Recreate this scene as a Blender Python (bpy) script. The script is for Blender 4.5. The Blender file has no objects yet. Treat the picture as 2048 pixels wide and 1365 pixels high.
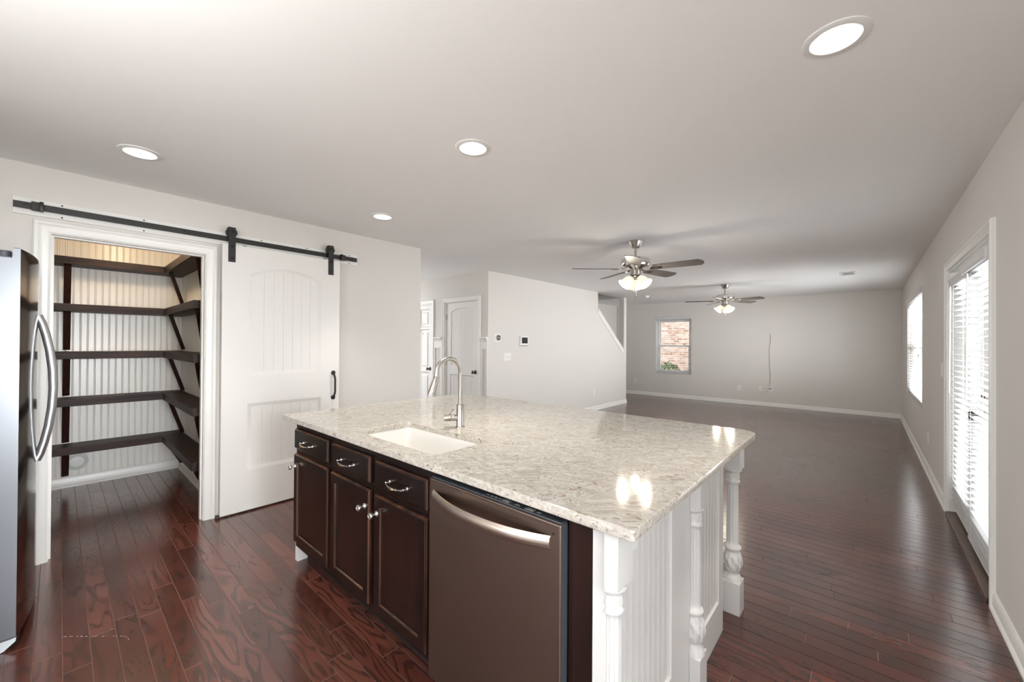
import bpy, bmesh, math, random
from mathutils import Vector, Matrix

PI = math.pi
scene = bpy.context.scene
COL = scene.collection
random.seed(7)

# ------------------------------------------------------------------ camera, world, exposure
cam_data = bpy.data.cameras.new('camera')
cam_data.sensor_width = 36.0
cam_data.sensor_fit = 'HORIZONTAL'
cam_data.lens = 800.297 / 2048.0 * 36.0
cam_data.clip_start = 0.02
cam_data.clip_end = 200
camera = bpy.data.objects.new('camera', cam_data)
COL.objects.link(camera)
_R = Vector((0.7492365, 0.6622710, 0.0064630))
_U = Vector((-0.0014202, -0.0081517, 0.9999658))
_F = Vector((-0.6623010, 0.7492201, 0.0051670))
_m = Matrix((( _R.x, _U.x, -_F.x, 0), (_R.y, _U.y, -_F.y, 0), (_R.z, _U.z, -_F.z, 1.3723), (0, 0, 0, 1)))
camera.matrix_world = _m
scene.camera = camera

scene.view_settings.view_transform = 'Standard'
scene.view_settings.look = 'None'
scene.view_settings.gamma = 1.0
scene.view_settings.use_curve_mapping = False
scene.view_settings.exposure = 0.84
scene.cycles.max_bounces = 12
scene.cycles.diffuse_bounces = 8
scene.cycles.glossy_bounces = 4
scene.cycles.transmission_bounces = 8
scene.cycles.sample_clamp_indirect = 6.0
scene.cycles.caustics_reflective = False
scene.cycles.caustics_refractive = False

world = bpy.data.worlds.new('overcast_sky')
scene.world = world
world.use_nodes = True
_bg = world.node_tree.nodes['Background']
_bg.inputs['Color'].default_value = (0.93, 0.96, 1.0, 1)
_bg.inputs['Strength'].default_value = 3.4


def area_light(name, loc, aim, sx, sy, power, color=(1, 1, 1), spread=180):
    ld = bpy.data.lights.new(name, 'AREA')
    ld.shape = 'RECTANGLE'
    ld.size = sx
    ld.size_y = sy
    ld.energy = power
    ld.color = color
    ld.spread = math.radians(spread)
    o = bpy.data.objects.new(name, ld)
    COL.objects.link(o)
    o.location = loc
    d = Vector(aim) - Vector(loc)
    o.rotation_euler = d.to_track_quat('-Z', 'Z').to_euler()
    return o


# daylight at the visible side window and patio door, then two added fills
area_light('daylight_patio_door', (1.75, 4.07, 1.15), (0, 4.07, 1.15), 3.6, 2.3, 275, (0.96, 0.98, 1.0))
area_light('daylight_side_window', (1.65, 8.05, 1.4), (0, 8.05, 1.4), 3.2, 2.0, 300, (0.96, 0.98, 1.0))
area_light('nook_window_fill', (-0.95, -3.62, 1.45), (-0.95, 4, 1.45), 2.5, 1.7, 34, (0.96, 0.98, 1.0))  # added fill light, enters by an invented window behind the camera

area_light('kitchen_door_fill', (2.4, 0.60, 1.25), (-4.5, 0.40, 0.95), 1.5, 2.2, 13, (0.96, 0.98, 1.0), 40)  # added narrow fill beam towards the pantry, through an invented unseen door

# added bare uplight without a fixture, out of view, brightens the ceiling
area_light('added_uplight', (-0.95, -0.75, 1.75), (-0.95, -0.74, 3.0), 0.5, 0.5, 26, (1.0, 0.98, 0.95))

# ------------------------------------------------------------------ materials
def new_mat(name):
    m = bpy.data.materials.new(name)
    m.use_nodes = True
    nt = m.node_tree
    return m, nt, nt.nodes['Principled BSDF']


def pbr(name, color, rough=0.5, metal=0.0, spec=0.5, coat=0.0, coat_rough=0.1, emit=None, emit_s=0.0, bump=None):
    m, nt, p = new_mat(name)
    p.inputs['Base Color'].default_value = (*color, 1)
    p.inputs['Roughness'].default_value = rough
    p.inputs['Metallic'].default_value = metal
    p.inputs['Specular IOR Level'].default_value = spec
    p.inputs['Coat Weight'].default_value = coat
    p.inputs['Coat Roughness'].default_value = coat_rough
    if emit:
        p.inputs['Emission Color'].default_value = (*emit, 1)
        p.inputs['Emission Strength'].default_value = emit_s
    if bump:
        sc, st = bump
        tc = nt.nodes.new('ShaderNodeTexCoord')
        n = nt.nodes.new('ShaderNodeTexNoise')
        n.inputs['Scale'].default_value = sc
        n.inputs['Detail'].default_value = 3
        b = nt.nodes.new('ShaderNodeBump')
        b.inputs['Strength'].default_value = st
        b.inputs['Distance'].default_value = 0.002
        nt.links.new(tc.outputs['Object'], n.inputs['Vector'])
        nt.links.new(n.outputs['Fac'], b.inputs['Height'])
        nt.links.new(b.outputs['Normal'], p.inputs['Normal'])
    return m


class NG:
    """small helper to write shader maths"""
    def __init__(self, nt):
        self.nt = nt

    def n(self, t, **kw):
        x = self.nt.nodes.new(t)
        for k, v in kw.items():
            setattr(x, k, v)
        return x

    def l(self, a, b):
        self.nt.links.new(a, b)

    def put(self, sock, v):
        if isinstance(v, bpy.types.NodeSocket):
            self.l(v, sock)
        else:
            sock.default_value = v

    def math(self, op, a, b=0.0, c=0.0):
        x = self.n('ShaderNodeMath', operation=op)
        self.put(x.inputs[0], a)
        self.put(x.inputs[1], b)
        self.put(x.inputs[2], c)
        return x.outputs[0]

    def mix(self, f, a, b, blend='MIX'):
        x = self.n('ShaderNodeMix', data_type='RGBA', blend_type=blend)
        self.put(x.inputs[0], f)
        for s, v in ((x.inputs[6], a), (x.inputs[7], b)):
            self.put(s, (*v, 1) if isinstance(v, tuple) and len(v) == 3 else v)
        return x.outputs[2]

    def xyz(self, x, y, z):
        c = self.n('ShaderNodeCombineXYZ')
        self.put(c.inputs[0], x)
        self.put(c.inputs[1], y)
        self.put(c.inputs[2], z)
        return c.outputs[0]

    def noise(self, vec, scale, detail=2.0, rough=0.5, dist=0.0):
        x = self.n('ShaderNodeTexNoise')
        self.put(x.inputs['Vector'], vec)
        x.inputs['Scale'].default_value = scale
        x.inputs['Detail'].default_value = detail
        x.inputs['Roughness'].default_value = rough
        x.inputs['Distortion'].default_value = dist
        return x.outputs['Fac']

    def wn(self, vec):
        x = self.n('ShaderNodeTexWhiteNoise', noise_dimensions='3D')
        self.put(x.inputs['Vector'], vec)
        return x.outputs['Value']

    def smooth(self, v, a, b):
        x = self.n('ShaderNodeMapRange', interpolation_type='SMOOTHSTEP')
        self.put(x.inputs['Value'], v)
        x.inputs['From Min'].default_value = a
        x.inputs['From Max'].default_value = b
        return x.outputs[0]

    def pos(self):
        t = self.n('ShaderNodeTexCoord')
        s = self.n('ShaderNodeSeparateXYZ')
        self.l(t.outputs['Object'], s.inputs[0])
        return t.outputs['Object'], s.outputs[0], s.outputs[1], s.outputs[2]

    def bump(self, h, strength, dist, p):
        b = self.n('ShaderNodeBump')
        b.inputs['Strength'].default_value = strength
        b.inputs['Distance'].default_value = dist
        self.l(h, b.inputs['Height'])
        self.l(b.outputs['Normal'], p.inputs['Normal'])


SCR0 = (-2.784, 0.019)
SCRD = (0.7345, 0.6786, 0.33)


def floor_material():
    m, nt, p = new_mat('hardwood_planks')
    g = NG(nt)
    v, x, y, z = g.pos()
    W, L = 0.0837, 0.82
    yy = g.math('DIVIDE', g.math('ADD', y, 0.0637 + 8.37), W)
    row = g.math('FLOOR', yy)
    fy = g.math('FRACT', yy)
    r1 = g.wn(g.xyz(row, 3.7, 0.0))
    xx = g.math('DIVIDE', g.math('ADD', g.math('ADD', x, 20.0), g.math('MULTIPLY', r1, 9.7)), L)
    bx = g.math('FLOOR', xx)
    fx = g.math('FRACT', xx)
    rid = g.wn(g.xyz(row, bx, 1.0))
    rid2 = g.wn(g.xyz(row, bx, 5.0))
    dy = g.math('MULTIPLY', g.math('MINIMUM', fy, g.math('SUBTRACT', 1.0, fy)), W)
    dx = g.math('MULTIPLY', g.math('MINIMUM', fx, g.math('SUBTRACT', 1.0, fx)), L)
    d = g.math('MINIMUM', dy, dx)
    gap = g.math('SUBTRACT', 1.0, g.smooth(d, 0.0007, 0.0020))
    endgap = g.math('SUBTRACT', 1.0, g.smooth(dx, 0.0008, 0.0022))
    # oak figure: contour lines of a stretched noise, different on every board
    gv = g.xyz(g.math('MULTIPLY', x, 1.7), g.math('MULTIPLY', y, 8.5), g.math('MULTIPLY', rid, 60.0))
    fig = g.noise(gv, 1.0, 1.5, 0.45, 0.25)
    ring = g.math('SINE', g.math('MULTIPLY', fig, 64.0))
    ring = g.smooth(ring, 0.1, 1.0)
    fine = g.noise(g.xyz(g.math('MULTIPLY', x, 6.0), g.math('MULTIPLY', y, 160.0), rid), 1.0, 2.0)
    grain = g.math('MULTIPLY', ring, g.math('ADD', 0.55, g.math('MULTIPLY', g.smooth(fine, 0.3, 0.6), 0.45)))
    base = g.mix(rid2, (0.064, 0.0200, 0.0142), (0.130, 0.0410, 0.0275))
    base = g.mix(g.math('MULTIPLY', grain, 0.72), base, (0.016, 0.0058, 0.0045))
    side = g.smooth(x, -1.6, -0.6)
    seam = g.mix(side, (0.15, 0.090, 0.074), (0.008, 0.004, 0.003))
    seam = g.mix(endgap, seam, (0.20, 0.14, 0.12))
    base = g.mix(g.math('MULTIPLY', gap, 0.85), base, seam)
    # dotted pale scratch beside the refrigerator
    a_, b_ = SCR0
    ux, uy, ln = SCRD
    al = g.math('ADD', g.math('MULTIPLY', g.math('SUBTRACT', x, a_), ux), g.math('MULTIPLY', g.math('SUBTRACT', y, b_), uy))
    ac = g.math('ADD', g.math('MULTIPLY', g.math('SUBTRACT', x, a_), -uy), g.math('MULTIPLY', g.math('SUBTRACT', y, b_), ux))
    bend = g.math('MULTIPLY', g.math('POWER', g.math('MAXIMUM', g.math('SUBTRACT', g.math('DIVIDE', al, ln), 0.82), 0.0), 2.0), 0.9)
    ac = g.math('ADD', ac, bend)
    inl = g.math('MULTIPLY', g.math('GREATER_THAN', al, 0.0), g.math('LESS_THAN', al, ln))
    dots = g.smooth(g.noise(g.xyz(g.math('MULTIPLY', al, 95.0), 3.0, 0.0), 1.0, 1.0), 0.50, 0.56)
    thin = g.math('SUBTRACT', 1.0, g.smooth(g.math('ABSOLUTE', ac), 0.0015, 0.0035))
    scr = g.math('MULTIPLY', g.math('MULTIPLY', inl, dots), thin)
    base = g.mix(g.math('MULTIPLY', scr, 0.9), base, (0.36, 0.26, 0.20))
    g.l(base, p.inputs['Base Color'])
    wear = g.noise(v, 2.2, 3.0)
    rough = g.math('ADD', g.math('MULTIPLY', wear, 0.12), g.math('ADD', 0.13, g.math('MULTIPLY', grain, 0.08)))
    g.l(rough, p.inputs['Roughness'])
    dull = g.math('SUBTRACT', 1.0, gap)
    g.l(g.math('MULTIPLY', dull, 0.55), p.inputs['Specular IOR Level'])
    g.l(g.math('MULTIPLY', dull, 0.5), p.inputs['Coat Weight'])
    p.inputs['Coat Roughness'].default_value = 0.20
    slow = g.noise(g.xyz(g.math('MULTIPLY', x, 3.0), g.math('MULTIPLY', y, 14.0), rid), 1.0, 1.0)
    h = g.math('ADD', g.math('MULTIPLY', gap, -1.0), g.math('ADD', g.math('MULTIPLY', grain, -0.22), g.math('MULTIPLY', slow, 0.35)))
    g.bump(h, 0.25, 0.0010, p)
    return m


def quartz_material():
    m, nt, p = new_mat('speckled_quartz')
    g = NG(nt)
    v, x, y, z = g.pos()
    warp = g.noise(v, 9.0, 2.0)
    ang = g.math('MULTIPLY', g.math('SUBTRACT', warp, 0.5), 0.16)
    sx = g.math('ADD', x, ang)
    sy = g.math('ADD', y, ang)
    cl = g.noise(g.xyz(g.math('MULTIPLY', sx, 26), g.math('MULTIPLY', sy, 42), g.math('MULTIPLY', z, 42)), 1.0, 4.0, 0.6, 0.8)
    base = g.mix(g.smooth(cl, 0.3, 0.7), (0.425, 0.385, 0.33), (0.585, 0.55, 0.495))
    st = g.noise(g.xyz(g.math('MULTIPLY', sx, 62), g.math('MULTIPLY', sy, 98), g.math('MULTIPLY', z, 98)), 1.0, 3.0, 0.6, 1.2)
    base = g.mix(g.math('MULTIPLY', g.smooth(st, 0.56, 0.68), 0.75), base, (0.215, 0.185, 0.155))
    lt = g.noise(g.xyz(g.math('MULTIPLY', sx, 36), g.math('MULTIPLY', sy, 56), g.math('ADD', g.math('MULTIPLY', z, 56), 7.0)), 1.0, 2.0, 0.6, 0.8)
    base = g.mix(g.math('MULTIPLY', g.smooth(lt, 0.58, 0.68), 0.8), base, (0.66, 0.635, 0.59))
    # tan pebbles
    sp = g.noise(g.xyz(g.math('MULTIPLY', x, 26), g.math('MULTIPLY', y, 34), g.math('ADD', g.math('MULTIPLY', z, 30), 31.0)), 1.0, 1.0)
    base = g.mix(g.math('MULTIPLY', g.smooth(sp, 0.715, 0.745), 0.85), base, (0.30, 0.215, 0.135))
    dk = g.noise(g.xyz(g.math('MULTIPLY', sx, 60), g.math('MULTIPLY', sy, 120), g.math('ADD', g.math('MULTIPLY', z, 120), 11.0)), 1.0, 2.0, 0.5, 0.5)
    base = g.mix(g.math('MULTIPLY', g.smooth(dk, 0.64, 0.70), 0.85), base, (0.10, 0.09, 0.085))
    g.l(base, p.inputs['Base Color'])
    p.inputs['Roughness'].default_value = 0.085
    p.inputs['Specular IOR Level'].default_value = 0.55
    return m


def stained_wood(name, c0, c1, rough, axis='x', scale=1.0):
    m, nt, p = new_mat(name)
    g = NG(nt)
    v, x, y, z = g.pos()
    a, b = (3.0 * scale, 45.0 * scale)
    k = {'x': (a, b, b), 'y': (b, a, b), 'z': (b, b, a)}[axis]
    n = g.noise(g.xyz(g.math('MULTIPLY', x, k[0]), g.math('MULTIPLY', y, k[1]), g.math('MULTIPLY', z, k[2])), 1.0, 3.0, 0.55, 0.4)
    big = g.noise(v, 3.0, 2.0)
    f = g.math('ADD', g.math('MULTIPLY', g.smooth(n, 0.3, 0.7), 0.7), g.math('MULTIPLY', g.math('SUBTRACT', big, 0.5), 0.8))
    g.l(g.mix(f, c0, c1), p.inputs['Base Color'])
    p.inputs['Roughness'].default_value = rough
    g.bump(n, 0.25, 0.001, p)
    return m


def brushed_metal(name, color, rough, axis='z', stretch=220.0, amount=0.10):
    m, nt, p = new_mat(name)
    g = NG(nt)
    v, x, y, z = g.pos()
    k = {'x': (2, stretch, stretch), 'y': (stretch, 2, stretch), 'z': (stretch, stretch, 2)}[axis]
    n = g.noise(g.xyz(g.math('MULTIPLY', x, k[0]), g.math('MULTIPLY', y, k[1]), g.math('MULTIPLY', z, k[2])), 1.0, 2.0)
    p.inputs['Base Color'].default_value = (*color, 1)
    p.inputs['Metallic'].default_value = 1.0
    g.l(g.math('ADD', g.math('MULTIPLY', n, amount), rough - amount / 2), p.inputs['Roughness'])
    return m


def brick_material():
    m, nt, p = new_mat('pale_red_brick')
    g = NG(nt)
    v, x, y, z = g.pos()
    b = g.n('ShaderNodeTexBrick')
    g.l(g.xyz(x, z, 0.0), b.inputs['Vector'])
    b.inputs['Color1'].default_value = (0.40, 0.31, 0.255, 1)
    b.inputs['Color2'].default_value = (0.21, 0.115, 0.08, 1)
    b.inputs['Mortar'].default_value = (0.42, 0.36, 0.31, 1)
    b.inputs['Scale'].default_value = 1.0
    b.inputs['Brick Width'].default_value = 0.21
    b.inputs['Row Height'].default_value = 0.075
    b.inputs['Mortar Size'].default_value = 0.007
    n = g.noise(v, 9.0, 2.0)
    col = g.mix(g.math('MULTIPLY', g.smooth(n, 0.45, 0.7), 0.5), b.outputs['Color'], (0.55, 0.42, 0.34))
    g.l(col, p.inputs['Base Color'])
    p.inputs['Roughness'].default_value = 0.9
    return m


M = {}
M['wall'] = pbr('greige_wall_paint', (0.69, 0.668, 0.632), 0.62, bump=(220, 0.06))
M['ceiling'] = pbr('ceiling_paint', (0.90, 0.905, 0.900), 0.75, bump=(160, 0.05))
M['trim'] = pbr('white_trim_paint', (0.80, 0.795, 0.765), 0.33)
M['door_white'] = pbr('white_door_paint', (0.78, 0.77, 0.74), 0.38)
M['island_white'] = pbr('white_island_paint', (0.67, 0.67, 0.655), 0.32)
M['bead_cream'] = pbr('cream_beadboard_paint', (0.82, 0.805, 0.765), 0.30)
M['floor'] = floor_material()
M['quartz'] = quartz_material()
M['shelf_x'] = stained_wood('dark_stained_pine_across', (0.007, 0.0032, 0.0026), (0.056, 0.023, 0.015), 0.5, 'y')
M['shelf_y'] = stained_wood('dark_stained_pine_along', (0.007, 0.0034, 0.0028), (0.056, 0.026, 0.018), 0.5, 'x')
M['brace'] = stained_wood('dark_stained_brace', (0.016, 0.006, 0.0045), (0.045, 0.018, 0.013), 0.42, 'z')
M['espresso'] = stained_wood('espresso_cabinet_finish', (0.0060, 0.0034, 0.0029), (0.0150, 0.0062, 0.0047), 0.24, 'z', 0.6)
M['espresso_panel'] = stained_wood('espresso_panel_finish', (0.0085, 0.0038, 0.0031), (0.0240, 0.0085, 0.0058), 0.24, 'z', 0.6)
M['worn_edge'] = stained_wood('rubbed_copper_edge', (0.014, 0.006, 0.004), (0.150, 0.056, 0.026), 0.30, 'z', 0.4)
M['black_toe'] = pbr('black_toe_kick', (0.010, 0.008, 0.007), 0.6)
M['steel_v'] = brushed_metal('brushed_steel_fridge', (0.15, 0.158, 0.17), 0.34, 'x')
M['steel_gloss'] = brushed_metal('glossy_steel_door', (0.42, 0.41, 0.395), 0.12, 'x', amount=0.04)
M['steel_handle'] = brushed_metal('satin_steel_handle', (0.42, 0.43, 0.44), 0.38, 'z', amount=0.03)
M['bronze_steel'] = brushed_metal('warm_slate_steel', (0.245, 0.188, 0.158), 0.36, 'x')
M['bronze_handle'] = brushed_metal('warm_satin_handle', (0.50, 0.43, 0.37), 0.34, 'x', amount=0.04)
M['dark_plastic'] = pbr('dark_grey_plastic', (0.055, 0.062, 0.072), 0.32)
M['nickel'] = brushed_metal('brushed_nickel', (0.46, 0.435, 0.40), 0.30, 'z', 90.0, 0.02)
M['nickel_pol'] = pbr('polished_nickel', (0.72, 0.69, 0.66), 0.13, 1.0)
M['satin_knob'] = pbr('satin_nickel_knob', (0.68, 0.655, 0.615), 0.30, 1.0)
M['antique_brass'] = pbr('antique_brass_bead', (0.42, 0.33, 0.21), 0.25, 1.0)
M['iron'] = pbr('dark_iron', (0.030, 0.028, 0.027), 0.42, 0.35, bump=(300, 0.1))
M['iron_screw'] = pbr('black_screw', (0.012, 0.012, 0.013), 0.4, 0.3)
M['knob_dark'] = pbr('aged_bronze_knob', (0.16, 0.14, 0.12), 0.28, 1.0)
M['sink'] = pbr('white_fireclay', (0.83, 0.815, 0.785), 0.12)
M['plastic'] = pbr('white_plastic', (0.80, 0.80, 0.785), 0.35)
M['plastic_dim'] = pbr('ivory_plastic', (0.72, 0.71, 0.68), 0.4)
M['cap_ring'] = pbr('dull_white_ring', (0.56, 0.58, 0.53), 0.45)
M['grille'] = pbr('pale_grey_grille', (0.50, 0.55, 0.57), 0.35)
M['slot'] = pbr('dark_slot', (0.05, 0.05, 0.05), 0.6)
M['grey'] = pbr('grey_plastic', (0.30, 0.30, 0.31), 0.5)
M['screen'] = pbr('dark_screen', (0.045, 0.042, 0.05), 0.12)
M['blind'] = pbr('white_faux_wood', (0.66, 0.66, 0.655), 0.38)
M['vinyl'] = pbr('white_vinyl', (0.82, 0.83, 0.83), 0.35)
M['cord'] = pbr('white_cord', (0.78, 0.77, 0.74), 0.6)
M['cable'] = pbr('pale_cable', (0.66, 0.64, 0.60), 0.5)
M['threshold'] = stained_wood('brown_threshold', (0.05, 0.026, 0.015), (0.13, 0.07, 0.042), 0.35, 'y')
M['blade'] = stained_wood('grey_fan_blade', (0.125, 0.115, 0.105), (0.175, 0.16, 0.145), 0.45, 'x')
M['brick'] = brick_material()
M['concrete'] = pbr('weathered_patio', (0.27, 0.26, 0.245), 0.9, bump=(30, 0.2))
M['siding'] = pbr('pale_siding', (0.36, 0.355, 0.335), 0.7)
M['leaf'] = pbr('shrub_leaf', (0.085, 0.125, 0.045), 0.6)
M['lens'] = pbr('lit_lamp_lens', (0.9, 0.9, 0.88), 0.4, emit=(1.0, 0.965, 0.90), emit_s=3.0)
M['baffle'] = pbr('white_baffle', (0.86, 0.84, 0.80), 0.4)


for _k in ('shelf_x', 'shelf_y', 'brace'):
    M[_k].node_tree.nodes['Principled BSDF'].inputs['Specular IOR Level'].default_value = 0.28


def glass_mat():
    m, nt, p = new_mat('window_glass')
    nt.nodes.remove(p)
    g = NG(nt)
    t = g.n('ShaderNodeBsdfTransparent')
    gl = g.n('ShaderNodeBsdfGlossy')
    gl.inputs['Roughness'].default_value = 0.02
    fr = g.n('ShaderNodeFresnel')
    fr.inputs['IOR'].default_value = 1.45
    mx = g.n('ShaderNodeMixShader')
    g.l(g.math('MULTIPLY', fr.outputs[0], 0.5), mx.inputs[0])
    g.l(t.outputs[0], mx.inputs[1])
    g.l(gl.outputs[0], mx.inputs[2])
    g.l(mx.outputs[0], nt.nodes['Material Output'].inputs['Surface'])
    return m


M['glass'] = glass_mat()


def shade_mat():
    m, nt, p = new_mat('frosted_lit_glass')
    p.inputs['Base Color'].default_value = (0.55, 0.50, 0.42, 1)
    p.inputs['Roughness'].default_value = 0.35
    p.inputs['Transmission Weight'].default_value = 0.0
    p.inputs['Emission Color'].default_value = (1.0, 0.86, 0.66, 1)
    p.inputs['Emission Strength'].default_value = 0.50
    return m


M['shade'] = shade_mat()
M['bulb'] = pbr('lit_bulb', (1, 0.95, 0.85), 0.3, emit=(1.0, 0.88, 0.70), emit_s=25.0)


# ------------------------------------------------------------------ mesh helpers
def fx_map(x0, s=1.0):      # panel lying in a plane x = x0, u -> y, v -> z, w -> outward
    return lambda u, v, w: (x0 + s * w, u, v)


def fy_map(y0, s=1.0):      # panel in a plane y = y0, u -> x, v -> z
    return lambda u, v, w: (u, y0 + s * w, v)


def fz_map(z0=0.0, s=1.0):
    return lambda u, v, w: (u, v, z0 + s * w)


def area2(poly):
    return sum(poly[i - 1][0] * poly[i][1] - poly[i][0] * poly[i - 1][1] for i in range(len(poly))) / 2


def offset(poly, d):
    """move every edge of the loop by d to its left"""
    if abs(d) < 1e-9:
        return list(poly)
    n = len(poly)
    out = []
    for i in range(n):
        p0, p1, p2 = Vector(poly[i - 1]), Vector(poly[i]), Vector(poly[(i + 1) % n])
        e1 = (p1 - p0).normalized()
        e2 = (p2 - p1).normalized()
        n1 = Vector((-e1.y, e1.x))
        n2 = Vector((-e2.y, e2.x))
        b = n1 + n2
        k = 1 + n1.dot(n2)
        out.append(tuple(p1 + b * (d / max(k, 0.15))))
    return out


def rect(u0, u1, v0, v1):
    return [(u0, v0), (u1, v0), (u1, v1), (u0, v1)]


def rrect(u0, u1, v0, v1, r, seg=5):
    rs = r if isinstance(r, (list, tuple)) else [r] * 4     # order: (u0,v0) (u1,v0) (u1,v1) (u0,v1)
    cs = [(u0, v0, PI), (u1, v0, 1.5 * PI), (u1, v1, 0), (u0, v1, 0.5 * PI)]
    sg = [(1, 1), (-1, 1), (-1, -1), (1, -1)]
    out = []
    for (cu, cv, a), (su, sv), q in zip(cs, sg, rs):
        if q < 1e-6:
            out.append((cu, cv))
            continue
        for k in range(seg + 1):
            t = a + k / seg * PI / 2
            out.append((cu + su * q + q * math.cos(t), cv + sv * q + q * math.sin(t)))
    return out


def circle(cu, cv, r, n=32):
    return [(cu + r * math.cos(2 * PI * k / n), cv + r * math.sin(2 * PI * k / n)) for k in range(n)]


def arch(u0, u1, v0, v1, rise, n=14):
    """rectangle with an eyebrow-arched top; v1 is the crown"""
    out = [(u0, v0), (u1, v0)]
    for k in range(n + 1):
        t = k / n
        u = u1 + (u0 - u1) * t
        s = 2 * t - 1
        out.append((u, v1 - rise * (s * s)))
    return out


class MB:
    def __init__(self):
        self.bm = bmesh.new()
        self.hard = []

    def box(self, x0, x1, y0, y1, z0, z1, bev=0.0, seg=2, mi=0):
        x0, x1 = min(x0, x1), max(x0, x1)
        y0, y1 = min(y0, y1), max(y0, y1)
        z0, z1 = min(z0, z1), max(z0, z1)
        bm = self.bm
        vs = [bm.verts.new((x, y, z)) for x in (x0, x1) for y in (y0, y1) for z in (z0, z1)]
        fs = []
        for q in ((0, 1, 3, 2), (4, 6, 7, 5), (0, 4, 5, 1), (2, 3, 7, 6), (0, 2, 6, 4), (1, 5, 7, 3)):
            f = bm.faces.new([vs[i] for i in q])
            f.material_index = mi
            fs.append(f)
        if bev > 0:
            es = list({e for f in fs for e in f.edges})
            bmesh.ops.bevel(bm, geom=es, offset=bev, offset_type='OFFSET', segments=seg, profile=0.5, affect='EDGES')
        return self

    def loop(self, pts):
        return [self.bm.verts.new(p) for p in pts]

    def bridge(self, a, b, mi=0, closed=True):
        n = len(a)
        for i in range(n if closed else n - 1):
            j = (i + 1) % n
            f = self.bm.faces.new((a[i], a[j], b[j], b[i]))
            f.material_index = mi

    def fill(self, loops, mi=0):
        es = []
        for lp in loops:
            for i in range(len(lp)):
                a, b = lp[i - 1], lp[i]
                e = self.bm.edges.get((a, b)) or self.bm.edges.new((a, b))
                es.append(e)
        self.hard += es
        if len(loops) == 1 and len(loops[0]) == 4:
            f = self.bm.faces.new(loops[0])
            f.material_index = mi
            return
        r = bmesh.ops.triangle_fill(self.bm, use_beauty=True, use_dissolve=False, edges=es)
        for f in r['geom']:
            if isinstance(f, bmesh.types.BMFace):
                f.material_index = mi

    def slab(self, outer, fn, prof, holes=(), hprof=None, mi=0, mi_side=None, mi_hole=None):
        """2-D outline (with holes) run through a profile of (inset, height) steps"""
        hprof = hprof or prof
        outer = list(outer) if area2(outer) > 0 else list(outer)[::-1]
        holes = [list(h) if area2(h) < 0 else list(h)[::-1] for h in holes]
        ms = mi if mi_side is None else mi_side
        mh = ms if mi_hole is None else mi_hole
        first, last = [], []
        for poly, pr, mm in [(outer, prof, ms)] + [(h, hprof, mh) for h in holes]:
            prev = None
            for k, (d, w) in enumerate(pr):
                lp = self.loop([fn(u, v, w) for u, v in offset(poly, d)])
                if prev:
                    m2 = mm[k - 1] if isinstance(mm, (list, tuple)) else mm
                    self.bridge(prev, lp, m2)
                else:
                    first.append(lp)
                prev = lp
            last.append(prev)
        self.fill(first, mi)
        self.fill(last, mi)
        return self

    def lathe(self, prof, c=(0, 0, 0), axis=(0, 0, 1), n=32, a0=0.0, a1=2 * PI, rf=None, mi=0, cap=True):
        """profile of (radius, height) turned about an axis through c"""
        ax = Vector(axis).normalized()
        ref = Vector((0, 0, 1)) if abs(ax.z) < 0.9 else Vector((1, 0, 0))
        if abs(ax.z) > 0.9:
            e1, e2 = Vector((1, 0, 0)), Vector((0, 1, 0)) * (1 if ax.z > 0 else -1)
        else:
            e1 = ref.cross(ax).normalized()
            e2 = ax.cross(e1)
        c = Vector(c)
        full = abs(a1 - a0 - 2 * PI) < 1e-6
        m = n if full else n + 1
        prev = None
        for r, h in prof:
            lp = []
            for k in range(m):
                t = a0 + (a1 - a0) * k / n
                q = r if rf is None else rf(r, h, t)
                lp.append(self.bm.verts.new(c + e1 * (q * math.cos(t)) + e2 * (q * math.sin(t)) + ax * h))
            if prev:
                self.bridge(prev, lp, mi, closed=full)
            elif cap and full and r > 1e-5:
                f = self.bm.faces.new(lp)
                f.material_index = mi
            prev = lp
        if cap and full and prof[-1][0] > 1e-5:
            f = self.bm.faces.new(prev)
            f.material_index = mi
        return self

    def tube(self, pts, r, n=10, mi=0, sq=None):
        """round (or elliptic, sq=(ru,rv)) bar along points; r may be a list"""
        P = [Vector(p) for p in pts]
        rs = r if isinstance(r, (list, tuple)) else [r] * len(P)
        t0 = (P[1] - P[0]).normalized()
        up = Vector((0, 0, 1)) if abs(t0.z) < 0.9 else Vector((1, 0, 0))
        a = (up - t0 * up.dot(t0)).normalized()
        prev = None
        for i, pt in enumerate(P):
            t = ((P[min(i + 1, len(P) - 1)] - P[max(i - 1, 0)])).normalized()
            a = (a - t * a.dot(t)).normalized()
            b = t.cross(a)
            lp = []
            for k in range(n):
                th = 2 * PI * k / n
                ca, sa = math.cos(th), math.sin(th)
                if sq:
                    ru, rv = sq
                    lp.append(self.bm.verts.new(pt + a * (ru * ca * rs[i]) + b * (rv * sa * rs[i])))
                else:
                    lp.append(self.bm.verts.new(pt + a * (rs[i] * ca) + b * (rs[i] * sa)))
            if prev:
                self.bridge(prev, lp, mi)
            else:
                f = self.bm.faces.new(lp)
                f.material_index = mi
            prev = lp
        f = self.bm.faces.new(prev)
        f.material_index = mi
        return self

    def bar(self, p0, p1, w, h, up=(0, 0, 1), bev=0.0, mi=0):
        """straight rectangular bar from p0 to p1"""
        p0, p1 = Vector(p0), Vector(p1)
        t = (p1 - p0).normalized()
        u = Vector(up)
        s = t.cross(u).normalized()
        u = s.cross(t).normalized()
        a = self.loop([p0 + s * (i * w / 2) + u * (j * h / 2) for i, j in ((-1, -1), (1, -1), (1, 1), (-1, 1))])
        b = self.loop([p1 + s * (i * w / 2) + u * (j * h / 2) for i, j in ((-1, -1), (1, -1), (1, 1), (-1, 1))])
        self.bridge(a, b, mi)
        f1 = self.bm.faces.new(a)
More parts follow.
